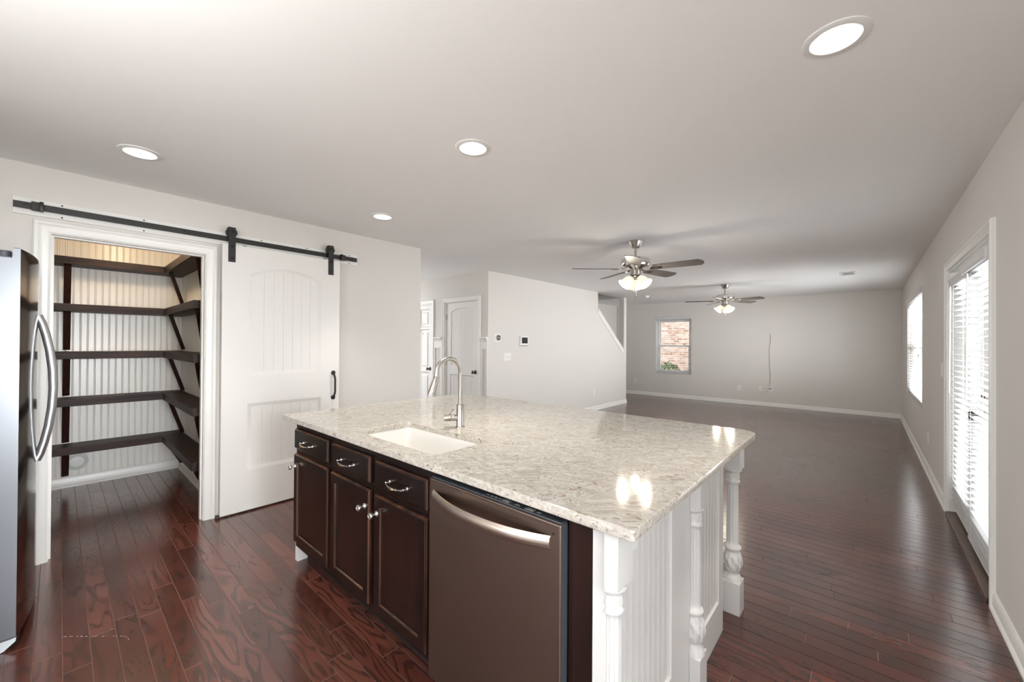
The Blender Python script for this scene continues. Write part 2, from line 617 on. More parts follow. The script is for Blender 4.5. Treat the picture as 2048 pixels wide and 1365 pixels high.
        f2 = self.bm.faces.new(b)
        f1.material_index = f2.material_index = mi
        if bev:
            es = list({e for v in a + b for e in v.link_edges})
            bmesh.ops.bevel(self.bm, geom=es, offset=bev, offset_type='OFFSET', segments=2, profile=0.5, affect='EDGES')
        return self

    def strip(self, prof, fn, v0, v1, mi=0):
        """open profile of (u, w) swept from v0 to v1 (beaded or grooved sheets, mouldings)"""
        a = self.loop([fn(u, v0, w) for u, w in prof])
        b = self.loop([fn(u, v1, w) for u, w in prof])
        self.bridge(a, b, mi, closed=False)
        return self

    def build(self, name, mats, parent=None, angle=35, loc=None):
        bm = self.bm
        bmesh.ops.recalc_face_normals(bm, faces=bm.faces[:])
        bm.normal_update()
        lim = math.radians(angle)
        for f in bm.faces:
            f.smooth = True
        for e in bm.edges:
            lf = e.link_faces
            if len(lf) != 2:
                continue
            an = lf[0].normal.angle(lf[1].normal, 0.0)
            a0, a1 = sorted((lf[0].calc_area(), lf[1].calc_area()))
            e.smooth = not (an > lim or (an > 0.06 and a1 > 0.0006 and a1 > 9 * a0))
        for e in self.hard:
            if e.is_valid and len(e.link_faces) == 2 and e.link_faces[0].normal.angle(e.link_faces[1].normal, 0.0) > 0.03:
                e.smooth = False
        me = bpy.data.meshes.new(name)
        bm.to_mesh(me)
        bm.free()
        for m in (mats if isinstance(mats, (list, tuple)) else [mats]):
            me.materials.append(m)
        o = bpy.data.objects.new(name, me)
        COL.objects.link(o)
        if parent:
            o.parent = parent
            o.matrix_parent_inverse = world_of(parent).inverted()
        return o


def world_of(o):
    m = Matrix.LocRotScale(o.location, o.rotation_euler, o.scale)
    if o.parent:
        m = world_of(o.parent) @ o.matrix_parent_inverse @ m
    return m


def tag(o, label=None, cat=None, group=None, kind=None):
    if label:
        o['label'] = label
    if cat:
        o['category'] = cat
    if group:
        o['group'] = group
    if kind:
        o['kind'] = kind
    return o


def thing(name, label, cat, loc=(0, 0, 0), group=None):
    o = bpy.data.objects.new(name, None)
    o.empty_display_size = 0.1
    COL.objects.link(o)
    o.location = loc
    return tag(o, label, cat, group)


def struct(name, mb, mat, label=None, parent=None, angle=35):
    o = mb.build(name, mat, parent, angle)
    if parent is None:
        o['kind'] = 'structure'
        if label:
            o['label'] = label
    return o


def copy_tree(o, parent=None):
    c = o.copy()
    COL.objects.link(c)
    if parent is not None:
        c.parent = parent
    for ch in list(o.children):
        copy_tree(ch, c)
    return c


def bead_prof(u0, u1, sp, w0=0.0, d=0.005):
    """tongue-and-bead profile: a round bead between two quirks every sp"""
    out = [(u0, w0)]
    n = max(1, int((u1 - u0) / sp))
    s = (u1 - u0) / n
    for k in range(n):
        c = u0 + (k + 0.5) * s
        for du, dw in ((-0.0075, 0), (-0.006, -d), (-0.0045, -d * 0.3), (0, 0.0), (0.0045, -d * 0.3), (0.006, -d), (0.0075, 0)):
            out.append((c + du, w0 + dw))
    out.append((u1, w0))
    return out


def vgroove_prof(us, u0, u1, w0=0.0, d=0.004, hw=0.003):
    out = [(u0, w0)]
    for c in us:
        out += [(c - hw, w0), (c, w0 - d), (c + hw, w0)]
    out.append((u1, w0))
    return out


def wall_grid(mb, fn_box, u0, u1, v0, v1, openings):
    """solid wall cut up around rectangular openings; fn_box(u0,u1,v0,v1) adds one block"""
    us = sorted({u0, u1, *[q for o in openings for q in o[:2]]})
    for a, b in zip(us[:-1], us[1:]):
        spans = [(o[2], o[3]) for o in openings if o[0] < (a + b) / 2 < o[1]]
        v = v0
        for s0, s1 in sorted(spans):
            if s0 > v + 1e-6:
                fn_box(a, b, v, s0)
            v = s1
        if v < v1 - 1e-6:
            fn_box(a, b, v, v1)


# ------------------------------------------------------------------ room dimensions (metres)
H = 2.44
XR = 0.51            # right wall
XP = -3.795          # pantry wall
XT = -4.178          # stair wall
YB = 10.487          # far wall
YH = 4.19            # hall back wall
YPE = 2.7175         # end of the pantry wall
YSE = 8.744          # end of the stair wall
YREAR = -3.4       # unseen rear wall, set back in an invented nook to even the light
YFR = -0.95         # wall behind the refrigerator
T = 0.12

# ------------------------------------------------------------------ setting: floor, ceiling, walls
struct('floor', MB().box(-7.2, XR + 0.05, YREAR - 0.2, YB + 0.05, -0.06, 0.0), M['floor'],
       'dark reddish-brown hardwood plank floor running through the whole room')

CANS = [(-3.085, 0.295), (-1.612, 1.49), (-3.07, 1.805), (-0.08, 1.778)]
FAN1 = (-1.796, 3.962)
FAN2 = (-1.887, 7.877)
_hole = rect(-5.31, XT - 0.115, 4.35, 8.68)
ceil = MB()
ceil.slab(rect(-7.2, XR + 0.15, YREAR - 0.2, YB + 0.15), fz_map(H), [(0, 0), (0, 0.10)],
          holes=[_hole] + [circle(x, y, 0.074, 36) for x, y in CANS])
struct('ceiling', ceil, M['ceiling'], 'flat pale ceiling')

w = MB()
wall_grid(w, lambda a, b, c, d: w.box(XP - T, XP, a, b, c, d), YFR - 0.12, YPE - T, 0, H, [(-0.056, 0.754, 0, 2.05)])
struct('wall_left', w, M['wall'], 'greige wall holding the pantry opening and sliding door')
w = MB().box(-7.2, XP, YPE - T, YPE, 0, H)
struct('wall_hall', w, M['wall'])
w = MB()
wall_grid(w, lambda a, b, c, d: w.box(a, b, YH, YH + T, c, d), -7.2, XT, 0, H, [(-5.18, -4.385, 0, 2.04), (-6.31, -5.515, 0, 2.04)])
struct('wall_hall_back', w, M['wall'], 'shaded wall of the hall recess holding two white doors')
w = MB()
prof = [(YH + T, 0), (YSE, 0), (YSE, H), (8.615, H), (8.615, 1.205), (7.425, 2.09), (7.425, H), (YH + T, H)]
w.slab(prof, fx_map(XT - 0.115), [(0, 0), (0, 0.115)])
struct('wall_stair', w, M['wall'], 'white wall beside the stairs with a diagonal opening at its far end')
w = MB()
wall_grid(w, lambda a, b, c, d: w.box(a, b, YB, YB + 0.15, c, d), -5.43, XR + 0.15, 0, H, [(-4.17, -3.275, 0.60, 2.03)])
struct('wall_back', w, M['wall'], 'far greige wall with one window')
w = MB()
wall_grid(w, lambda a, b, c, d: w.box(XR, XR + 0.15, a, b, c, d), YREAR - 0.1, YB, 0, H,
          [(3.30, 4.832, 0, 1.985), (6.90, 9.20, 0.60, 2.06), (-0.25, 0.85, 0.0, 2.0)])
struct('wall_right', w, M['wall'], 'right-hand greige wall with patio door and window')
w = MB()
wall_grid(w, lambda a, b, c, d: w.box(a, b, YREAR - 0.12, YREAR, c, d), -2.70, XR, 0, H, [(-2.20, 0.30, 0.60, 2.20)])
w.box(XP, -2.58, YFR - 0.12, YFR, 0, H)
w.box(-2.70, -2.58, YREAR, YFR - 0.12, 0, H)
struct('wall_rear', w, M['wall'])
# stairwell behind the diagonal opening
w = MB().box(-5.43, -5.31, YH + T, YB, 0, 4.6).box(-5.31, XT - 0.115, 8.68, 8.80, H + 0.10, 4.6)
w.box(XT - 0.115, XT, YH, 8.80, H + 0.10, 4.6).box(-5.31, XT, YH, 4.35, H + 0.10, 4.6).box(-5.43, XT, YH, 8.8, 4.6, 4.7)
struct('wall_stairwell', w, M['wall'])

# pantry interior: beadboard linings
def bead_sheet(fn, u0, u1, v0, v1, sp=0.047):
    b = MB()
    b.strip(bead_prof(u0, u1, sp), fn, v0, v1)
    b.slab(rect(u0, u1, v0, v1), fn, [(0, -0.03), (0, -0.012)])
    return b

XPB, YPR, YPL = -5.59, 0.88, -0.76
struct('wall_pantry_back', bead_sheet(fx_map(XPB, 1), YPL, YPR, 0, H), M['bead_cream'], 'cream beadboard wall at the back of the pantry')
struct('wall_pantry_right', bead_sheet(fy_map(YPR, -1), XPB, XP - T, 0, H), M['bead_cream'], 'cream beadboard side wall of the pantry')
struct('wall_pantry_left', bead_sheet(fy_map(YPL, 1), XPB, XP - T, 0, H), M['bead_cream'])

# baseboards
def base_prof_box(mb, fn, u0, u1, h=0.085, t=0.014):
    pts = [(0, 0), (t + 0.010, 0), (t + 0.010, 0.012), (t + 0.002, 0.022), (t, 0.024), (t, h - 0.018), (t * 0.55, h - 0.006), (t * 0.3, h), (0, h)]
    a = mb.loop([fn(u0, v, w_) for w_, v in pts])
    b = mb.loop([fn(u1, v, w_) for w_, v in pts])
    mb.bridge(a, b)
    mb.fill([a])
    mb.fill([b])

def baseboard(name, fn, u0, u1, h=0.085):
    mb = MB()
    base_prof_box(mb, fn, u0, u1, h)
    struct(name, mb, M['trim'])

baseboard('baseboard_back', fy_map(YB, -1), -5.31, XR)
baseboard('baseboard_right', fx_map(XR, -1), 4.895, YB - 0.015, 0.09)
baseboard('baseboard_right_near', fx_map(XR, -1), 0.86, 3.238, 0.09)
baseboard('baseboard_stair', fx_map(XT, 1), YH + 0.03, YSE + 0.012, 0.085)
baseboard('baseboard_left', fx_map(XP, 1), 0.842, YPE)
baseboard('baseboard_stair_end', fy_map(YSE, 1), -5.3, XT + 0.012)
baseboard('baseboard_pantry_back', fx_map(XPB, 1), YPL, YPR, 0.098)
baseboard('baseboard_pantry_right', fy_map(YPR, -1), XPB + 0.02, XP - T, 0.098)

# casings: moulded profile mitred round an opening (u across, v up)
CAS = [(0.0, 0.0), (0.0, 0.011), (0.006, 0.014), (0.012, 0.012), (0.030, 0.015), (0.046, 0.017), (0.052, 0.022), (0.066, 0.022), (0.074, 0.016), (0.074, 0.0)]

def casing(mb, fn, u0, u1, v1, width=0.074, legs=(True, True), v0=0.0):
    k = width / 0.074
    rows = []
    for d, w_ in CAS:
        d *= k
        pts = []
        pts.append((u0 - d, v0))
        pts.append((u0 - d, v1 + d))
        pts.append((u1 + d, v1 + d))
        pts.append((u1 + d, v0))
        rows.append(mb.loop([fn(u, v, w_) for u, v in pts]))
    for a, b in zip(rows[:-1], rows[1:]):
        mb.bridge(a, b, closed=False)
    for i in (0, 3):
        mb.bm.faces.new([r[i] for r in rows])
    mb.bridge(rows[-1], rows[0], closed=False)

def jamb(mb, fn_box, u0, u1, v1, t=0.018):
    fn_box(u0 - t, u0, 0, v1)
    fn_box(u1, u1 + t, 0, v1)
    fn_box(u0 - t, u1 + t, v1, v1 + t)

mb = MB()
casing(mb, fx_map(XP, 1), -0.040, 0.738, 2.036)
casing(mb, fx_map(XP - T, -1), -0.040, 0.738, 2.036)
jamb(mb, lambda a, b, c, d: mb.box(XP - T, XP + 0.001, a, b, c, d), -0.036, 0.734, 2.032)
mb.box(XP - 0.075, XP - 0.035, -0.036, -0.026, 0, 2.032)
mb.box(XP - 0.075, XP - 0.035, 0.724, 0.734, 0, 2.032)
mb.box(XP - 0.075, XP - 0.035, -0.026, 0.724, 2.022, 2.032)
struct('trim_1', mb, M['trim'], 'white moulded casing around the pantry opening')

mb = MB()
casing(mb, fx_map(XR, -1), 3.302, 4.830, 1.985, 0.064)
jamb(mb, lambda a, b, c, d: mb.box(XR - 0.001, XR + 0.15, a, b, c, d), 3.318, 4.814, 1.967)
struct('trim_2', mb, M['trim'], 'white moulded casing around the patio door')

mb = MB()
casing(mb, fy_map(YH, -1), -5.180, -4.385, 2.037, 0.060)
jamb(mb, lambda a, b, c, d: mb.box(a, b, YH - 0.001, YH + T, c, d), -5.162, -4.403, 2.020)
struct('trim_3', mb, M['trim'], 'white casing of the arched-panel hall door')
mb = MB()
casing(mb, fy_map(YH, -1), -6.310, -5.515, 2.037, 0.060)
jamb(mb, lambda a, b, c, d: mb.box(a, b, YH - 0.001, YH + T, c, d), -6.292, -5.533, 2.020)
struct('trim_4', mb, M['trim'], 'white casing of the six-panel hall door')

# hall wainscot: flat boards with a ledge on top
def wainscot(name, fn, u0, u1, label=None, top=1.462, panel=True):
    mb = MB()
    holes = []
    if panel and u1 - u0 > 0.12:
        k = max(1, round((u1 - u0) / 0.5))
        s = (u1 - u0) / k
        m_ = 0.035 if s < 0.3 else 0.06
        holes = [rect(u0 + i * s + m_, u0 + (i + 1) * s - m_, 0.2, top - 0.185) for i in range(k)]
    mb.slab(rect(u0, u1, 0, top - 0.02), fn, [(0, 0), (0, 0.013)], holes=holes, hprof=[(0, 0), (0, 0.005), (0.006, 0.013)])
    pr = [(0, top - 0.075), (0.016, top - 0.075), (0.022, top - 0.05), (0.036, top - 0.03), (0.046, top - 0.022), (0.048, top), (0, top)]
    a = mb.loop([fn(u0 - 0.0015, v, w_) for w_, v in pr])
    b = mb.loop([fn(u1 + 0.0015, v, w_) for w_, v in pr])
    mb.bridge(a, b)
    mb.fill([a])
    mb.fill([b])
    struct(name, mb, M['trim'], label)

wainscot('trim_5', fy_map(YH, -1), -5.455, -5.240, 'white wainscot between the two hall doors')
wainscot('trim_6', fy_map(YH, -1), -4.325, XT + 0.0, 'white wainscot right of the hall door')
wainscot('trim_7', fy_map(YPE, 1), -7.0, XP, None, 1.487)

# stair opening trim: sloped skirt and cap
mb = MB()
def sl(y):
    return 2.09 + (y - 7.425) * (1.205 - 2.09) / (8.615 - 7.425)
mb.slab([(7.43, sl(7.43) - 0.10), (8.60, sl(8.60) - 0.10), (8.60, sl(8.60)), (7.43, sl(7.43))], fx_map(XT, 1), [(0, 0), (0, 0.013)])
mb.bar((XT - 0.058, 7.43, sl(7.43) + 0.010), (XT - 0.058, 8.613, sl(8.613) + 0.010), 0.155, 0.020, (0, 0.6, 0.8))
struct('trim_8', mb, M['trim'], 'white sloped cap and skirt along the diagonal stair opening')

# ------------------------------------------------------------------ windows and patio door
def sash_window(n, fn, u0, u1, v0, v1, label):
    f = MB()
    f.slab(rect(u0, u1, v0, v1), fn, [(0, 0), (0, 0.06)], holes=[rect(u0 + 0.055, u1 - 0.055, v0 + 0.055, v1 - 0.05)])
    m_ = (v0 + v1) / 2 + 0.01
    f.slab(rect(u0 + 0.055, u1 - 0.055, v0 + 0.055, m_ + 0.02), fn, [(0, 0.035), (0, 0.058)],
           holes=[rect(u0 + 0.09, u1 - 0.09, v0 + 0.095, m_ - 0.02)])
    f.slab(rect(u0 + 0.055, u1 - 0.055, m_ - 0.02, v1 - 0.05), fn, [(0, 0.008), (0, 0.03)],
           holes=[rect(u0 + 0.09, u1 - 0.09, m_ + 0.02, v1 - 0.085)])
    o = struct('window_%d' % n, f, M['vinyl'], label)
    MB().slab(rect(u0 + 0.088, u1 - 0.088, v0 + 0.093, m_ - 0.018), fn, [(0, 0.044), (0, 0.048)]).build('pane', M['glass'], o)
    MB().slab(rect(u0 + 0.088, u1 - 0.088, m_ + 0.018, v1 - 0.083), fn, [(0, 0.017), (0, 0.021)]).build('pane', M['glass'], o)
    lk = MB()
    ul = u0 + 0.78 * (u1 - u0)
    a = fn(ul - 0.03, m_ + 0.02, 0.036)
    b = fn(ul + 0.03, m_ + 0.035, 0.058)
    lk.box(a[0], b[0], a[1], b[1], a[2], b[2], 0.003)
    lk.build('latch', M['grey'], o)
    return o

sash_window(1, fy_map(YB + 0.135, -1), -4.17, -3.275, 0.60, 2.03, 'white sash window in the far wall looking onto brick')
sash_window(2, fx_map(XR + 0.135, -1), 6.90, 9.20, 0.60, 2.06, 'white sash window in the right-hand wall')
f = MB()
f.slab(rect(-2.20, 0.30, 0.60, 2.20), fy_map(YREAR - 0.10, 1), [(0, 0), (0, 0.05)], holes=[rect(-2.14, -0.98, 0.66, 2.14), rect(-0.92, 0.24, 0.66, 2.14)])
struct('window_3', f, M['vinyl'])  # unseen window, invented to let the rear fill light in
f = MB()
f.slab(rect(-0.25, 0.85, 0.0, 2.0), fx_map(XR + 0.12, -1), [(0, 0), (0, 0.05)], holes=[rect(-0.17, 0.77, 0.10, 1.92)])
struct('window_4', f, M['vinyl'])  # unseen glazed door frame, invented as the way in for the pantry fill

def french_leaf(n, y0, y1, latch_at, label):
    X0, X1 = XR + 0.088, XR + 0.132
    f = MB()
    f.slab(rect(y0, y1, 0.045, 1.96), fx_map(X0, 1), [(0, 0), (0, X1 - X0)], holes=[rect(y0 + 0.115, y1 - 0.115, 0.30, 1.84)],
           hprof=[(0.012, 0), (0, 0.010), (0, X1 - X0 - 0.010), (0.012, X1 - X0)])
    o = struct('door_%d' % n, f, M['vinyl'], label)
    g = MB().box(X0 + 0.018, X0 + 0.026, y0 + 0.113, y1 - 0.113, 0.298, 1.842)
    g.build('glass', M['glass'], o)
    return o

dl = french_leaf(1, 4.074, 4.811, None, 'white glazed patio door leaf, the farther one, behind a blind')
dr = french_leaf(2, 3.321, 4.068, None, 'white glazed patio door leaf, the nearer one, behind a blind')
kb = MB()
kx = XR + 0.088
kb.lathe([(0.034, 0), (0.034, 0.004), (0.026, 0.010), (0.012, 0.014), (0.011, 0.034), (0.020, 0.040), (0.028, 0.050), (0.029, 0.060), (0.024, 0.070), (0.0, 0.073)],
         (kx, 4.125, 0.90), (-1, 0, 0), 24)
kb.build('door_knob', M['knob_dark'], dl)
MB().lathe([(0.030, 0), (0.030, 0.008), (0.022, 0.014), (0.0, 0.015)], (kx, 4.125, 1.04), (-1, 0, 0), 24).build('deadbolt', M['knob_dark'], dl)
mb = MB()
mb.slab([(0.0, 0.0), (0.15, 0.0), (0.15, 0.042), (0.085, 0.042), (0.075, 0.030), (0.012, 0.022), (0.0, 0.014)],
        lambda u, v, w_: (XR - 0.022 + u, w_, v), [(0, 3.318), (0, 4.814)])
struct('trim_9', mb, M['threshold'], 'brown wooden threshold under the patio door')

# hall doors -------------------------------------------------------
def hall_door(n, u0, u1, kind, label, knob_u, hinge_u):
    fn = fy_map(YH + 0.055, -1)
    wd = u1 - u0
    hp = [(0.0, 0.004), (0.004, 0.018), (0.022, 0.030), (0.026, 0.036)]
    if kind == 'arch':
        holes = [arch(u0 + 0.135, u1 - 0.115, 1.03, 1.905, 0.055), rect(u0 + 0.125, u1 - 0.115, 0.22, 0.84)]
    else:
        c = (u0 + u1) / 2
        holes = []
        for a, b in ((u0 + 0.105, c - 0.045), (c + 0.045, u1 - 0.105)):
            holes += [rect(a, b, 1.66, 1.925), rect(a, b, 0.93, 1.58), rect(a, b, 0.20, 0.84)]
    d = MB()
    d.slab(rect(u0, u1, 0.012, 2.017), fn, [(0, 0.004), (0, 0.036)], holes=[offset(h[::-1] if area2(h) > 0 else h, 0) for h in holes], hprof=hp)
    o = struct('door_%d' % n, d, M['door_white'], label)
    p = MB()
    if kind == 'arch':
        p.strip(vgroove_prof([u0 + 0.13 + i * 0.0365 for i in range(1, 14)], u0 + 0.09, u1 - 0.09, 0.024, 0.0035, 0.0028), fn, 0.2, 1.93)
    else:
        p.slab(rect(u0 + 0.06, u1 - 0.06, 0.1, 2.0), fn, [(0, 0.005), (0, 0.018)])
        for h in holes:
            p.slab(offset(h, 0.028), fn, [(0, 0.018), (0.014, 0.028)])
    p.build('panel', M['door_white'], o)
    k = MB()
    k.lathe([(0.033, 0), (0.033, 0.005), (0.024, 0.010), (0.012, 0.014), (0.012, 0.034), (0.022, 0.040), (0.028, 0.052), (0.027, 0.062), (0.016, 0.070), (0.0, 0.071)],
            fn(knob_u, 0.925, 0.036), (0, -1, 0), 24)
    k.build('door_knob', M['knob_dark'], o)
    for hz in (0.25, 1.05, 1.79):
        hg = MB()
        hg.lathe([(0.0065, 0), (0.0065, 0.09)], (hinge_u, YH + 0.012, hz - 0.045), (0, 0, 1), 10)
        hg.box(hinge_u - 0.002, hinge_u + 0.024, YH + 0.0165, YH + 0.019, hz - 0.045, hz + 0.045)
        hg.build('hinge', M['nickel'], o)

hall_door(3, -5.159, -4.406, 'arch', 'white arched-panel door in the hall, nearest the stair wall', -4.47, -5.165)
hall_door(4, -6.289, -5.536, 'six', 'white six-panel door at the left of the hall, partly hidden', -5.60, -6.295)

# ------------------------------------------------------------------ blinds
def blind(label, fn, u0, u1, vtop, vbot, vw, w_in, tilt, n, val_h=0.055, val_out=0.0, ret=True, wand=None, group=None):
    """horizontal blind: u across, v up, w towards the room; slats centred at w = w_in"""
    base = fn((u0 + u1) / 2, vbot, w_in)
    t = thing('window_blind', label, 'blind', base, group)
    v = MB()
    v.slab([(0.0, 0.0), (0.010, 0.0), (0.014, 0.010), (0.011, 0.018), (0.014, val_h - 0.014), (0.020, val_h - 0.004), (0.020, val_h), (0.0, val_h)],
           lambda a, b, c: fn(c, vtop - val_h + b, w_in + vw / 2 + val_out + a), [(0, u0 - 0.004), (0, u1 + 0.004)])
    if ret:
        v.slab(rect(w_in - vw / 2, w_in + vw / 2 + val_out + 0.004, vtop - val_h, vtop), lambda a, b, c: fn(c, b, a), [(0, u0 - 0.0055), (0, u0 + 0.006)])
        v.slab(rect(w_in - vw / 2, w_in + vw / 2 + val_out + 0.004, vtop - val_h, vtop), lambda a, b, c: fn(c, b, a), [(0, u1 - 0.006), (0, u1 + 0.0055)])
    v.build('valance', M['blind'], t)
    h = MB()
    h.slab(rect(w_in - 0.022, w_in + 0.022, vtop - 0.050, vtop - 0.004), lambda a, b, c: fn(c, b, a), [(0, u0 + 0.008), (0, u1 - 0.008)])
    h.build('head_rail', M['blind'], t)
    s = MB()
    top = vtop - val_h - 0.022
    step = (top - vbot - 0.03) / (n - 1)
    ct, st = math.cos(tilt), math.sin(tilt)
    hw = vw / 2
    for i in range(n):
        z = top - i * step
        pr = []
        for k in range(5):
            q = -1 + k / 2
            a, b = q * hw, 0.0022 * (1 - q * q)
            pr.append((a * ct - b * st, a * st + b * ct))
        low = [(a + 0.0028 * st, b - 0.0028 * ct) for a, b in pr][::-1]
        s.slab(pr + low, lambda a, b, c: fn(c, z + b, w_in + a), [(0, u0 + 0.004), (0, u1 - 0.004)])
    s.build('slats', M['blind'], t)
    b = MB()
    b.slab(rect(w_in - hw, w_in + hw, vbot, vbot + 0.018), lambda a, b_, c: fn(c, b_, a), [(0, u0 + 0.004), (0, u1 - 0.004)])
    b.build('bottom_rail', M['blind'], t)
    c = MB()
    k = 2 if u1 - u0 < 1.2 else 4
    for i in range(k):
        u = u0 + (u1 - u0) * ((i + 0.5) / k if k > 2 else (0.15, 0.85)[i])
        for ww in (w_in - hw - 0.0015, w_in + hw + 0.0015):
            c.tube([fn(u, vbot + 0.01, ww), fn(u, vtop - val_h, ww)], 0.0010, 6)
    c.build('ladder_cord', M['cord'], t)
    if wand:
        for kind, u, ln in wand:
            q = MB()
            if kind == 'wand':
                q.tube([fn(u, vtop - val_h, w_in + hw + 0.014), fn(u, vtop - val_h - ln, w_in + hw + 0.020)], 0.0045, 8)
                q.build('tilt_wand', M['vinyl'], t)
            else:
                q.tube([fn(u, vtop - val_h, w_in + hw + 0.012), fn(u + 0.004, vtop - val_h - ln, w_in + hw + 0.015)], 0.0012, 6)
                q.lathe([(0.003, 0), (0.008, 0.012), (0.009, 0.035), (0.004, 0.05)], fn(u + 0.004, vtop - val_h - ln - 0.05, w_in + hw + 0.015), (0, 0, 1), 10)
                q.build('lift_cord', M['cable'], t)
    return t

blind('white slatted blind on the farther patio door leaf', fx_map(XR, -1), 4.066, 4.808, 1.902, 0.10, 0.050, -0.036, 0.04, 40,
      wand=[('wand', 4.72, 0.85)], group='patio door blinds')
blind('white slatted blind on the nearer patio door leaf', fx_map(XR, -1), 3.322, 4.054, 1.912, 0.085, 0.050, -0.030, 0.04, 40, 0.060, 0.022,
      wand=[('wand', 3.96, 0.85)], group='patio door blinds')
blind('white slatted blind in the right-wall window beyond the patio door', fx_map(XR, -1), 6.905, 9.195, 2.095, 0.63, 0.050, -0.032, 0.12, 34, 0.075, 0.012,
      wand=[('cord', 7.2, 0.75)])
blind('white slatted blind in the far-wall brick-view window', fy_map(YB, -1), -4.165, -3.28, 2.085, 0.63, 0.050, -0.034, 0.0, 32, 0.075, 0.012,
      wand=[('cord', -3.42, 0.75)])

# ------------------------------------------------------------------ outside
struct('ground_outside', MB().box(-12, 14, -6, 20, -0.25, -0.15), M['concrete'], None)
nb = tag(MB().box(-9.5, 1.5, 14.2, 14.5, -0.15, 5.5).build('neighbour_house', M['brick']), 'pale red brick house wall seen through the far window', 'house')

fb = MB()
fb.box(0.72, 9.0, 12.0, 12.1, -0.15, 4.2)
for k in range(40):
    fb.box(0.72 + 0.205 * k, 0.755 + 0.205 * k, 11.975, 12.0, -0.15, 4.2)
tag(fb.build('board_siding', M['siding']), 'pale board-and-batten siding outside the patio door', 'siding')


def shrub(name, label, c, r, h, seed):
    rnd = random.Random(seed)
    mb = MB()
    bm = mb.bm
    for i in range(620):
        a, b = rnd.uniform(0, 2 * PI), rnd.uniform(-0.2, 1)
        rr = rnd.uniform(0.72, 1.0)
        q = Vector((math.cos(a) * r * rr * math.sqrt(max(0.02, 1 - b * b)), math.sin(a) * r * rr * math.sqrt(max(0.02, 1 - b * b)), h * 0.45 + b * rr * h * 0.55))
        d = Vector((rnd.uniform(-1, 1), rnd.uniform(-1, 1), rnd.uniform(-0.3, 1))).normalized()
        s = d.cross(Vector((rnd.uniform(-1, 1), rnd.uniform(-1, 1), 0.3))).normalized()
        n = d.cross(s)
        ln, wd = rnd.uniform(0.05, 0.09), rnd.uniform(0.02, 0.035)
        p = Vector(c) + q
        vs = [bm.verts.new(p), bm.verts.new(p + d * ln * 0.5 + s * wd + n * 0.006), bm.verts.new(p + d * ln), bm.verts.new(p + d * ln * 0.5 - s * wd + n * 0.006)]
        bm.faces.new(vs)
    t = thing(name, label, 'shrub', c)
    mb.build('foliage', M['leaf'], t)
    st = MB()
    for i in range(5):
        a = i * 1.3
        st.tube([(c[0] + 0.03 * math.cos(a), c[1] + 0.03 * math.sin(a), c[2]), (c[0] + r * 0.5 * math.cos(a), c[1] + r * 0.5 * math.sin(a), c[2] + h * 0.6)], [0.012, 0.005], 6)
    st.build('stem', M['threshold'], t)

shrub('shrub', 'low green shrub outside below the far window', (-4.75, 13.0, -0.15), 0.42, 0.95, 3)

# ------------------------------------------------------------------ recessed lights
can_labels = ['recessed ceiling light above the pantry opening, leftmost in the photo',
              'recessed ceiling light above the middle of the island',
              'recessed ceiling light nearest the hanging sliding door',
              'recessed ceiling light at the upper right, largest in the photo']
def recessed(x, y, label):
    t = thing('recessed_light', label, 'ceiling light', (x, y, H), 'recessed ceiling lights')
    r = MB()
    r.lathe([(0.0725, 0.002), (0.096, 0.0), (0.096, -0.003), (0.090, -0.006), (0.074, -0.007), (0.0725, 0.002)], (x, y, H), (0, 0, 1), 48, cap=False)
    r.build('trim_ring', M['plastic'], t)
    b = MB()
    b.lathe([(0.0715, -0.006), (0.066, 0.010), (0.050, 0.050), (0.048, 0.056)], (x, y, H), (0, 0, 1), 48, cap=False)
    b.build('baffle', M['baffle'], t)
    l = MB()
    l.lathe([(0.0, 0.046), (0.040, 0.047), (0.049, 0.051)], (x, y, H), (0, 0, 1), 48, cap=False)
    l.build('lens', M['lens'], t)

def down_lamp(x, y, z, power, color=(1.0, 0.94, 0.85), spread=75):
    ld = bpy.data.lights.new('downlight_lamp', 'AREA')
    ld.shape = 'DISK'
    ld.size = 0.085
    ld.energy = power
    ld.color = color
    ld.spread = math.radians(spread)
    o = bpy.data.objects.new('downlight_lamp', ld)
    COL.objects.link(o)
    o.location = (x, y, z)

for (x, y), lab in zip(CANS, can_labels):
    recessed(x, y, lab)
    down_lamp(x, y, H + 0.042, 2.4)

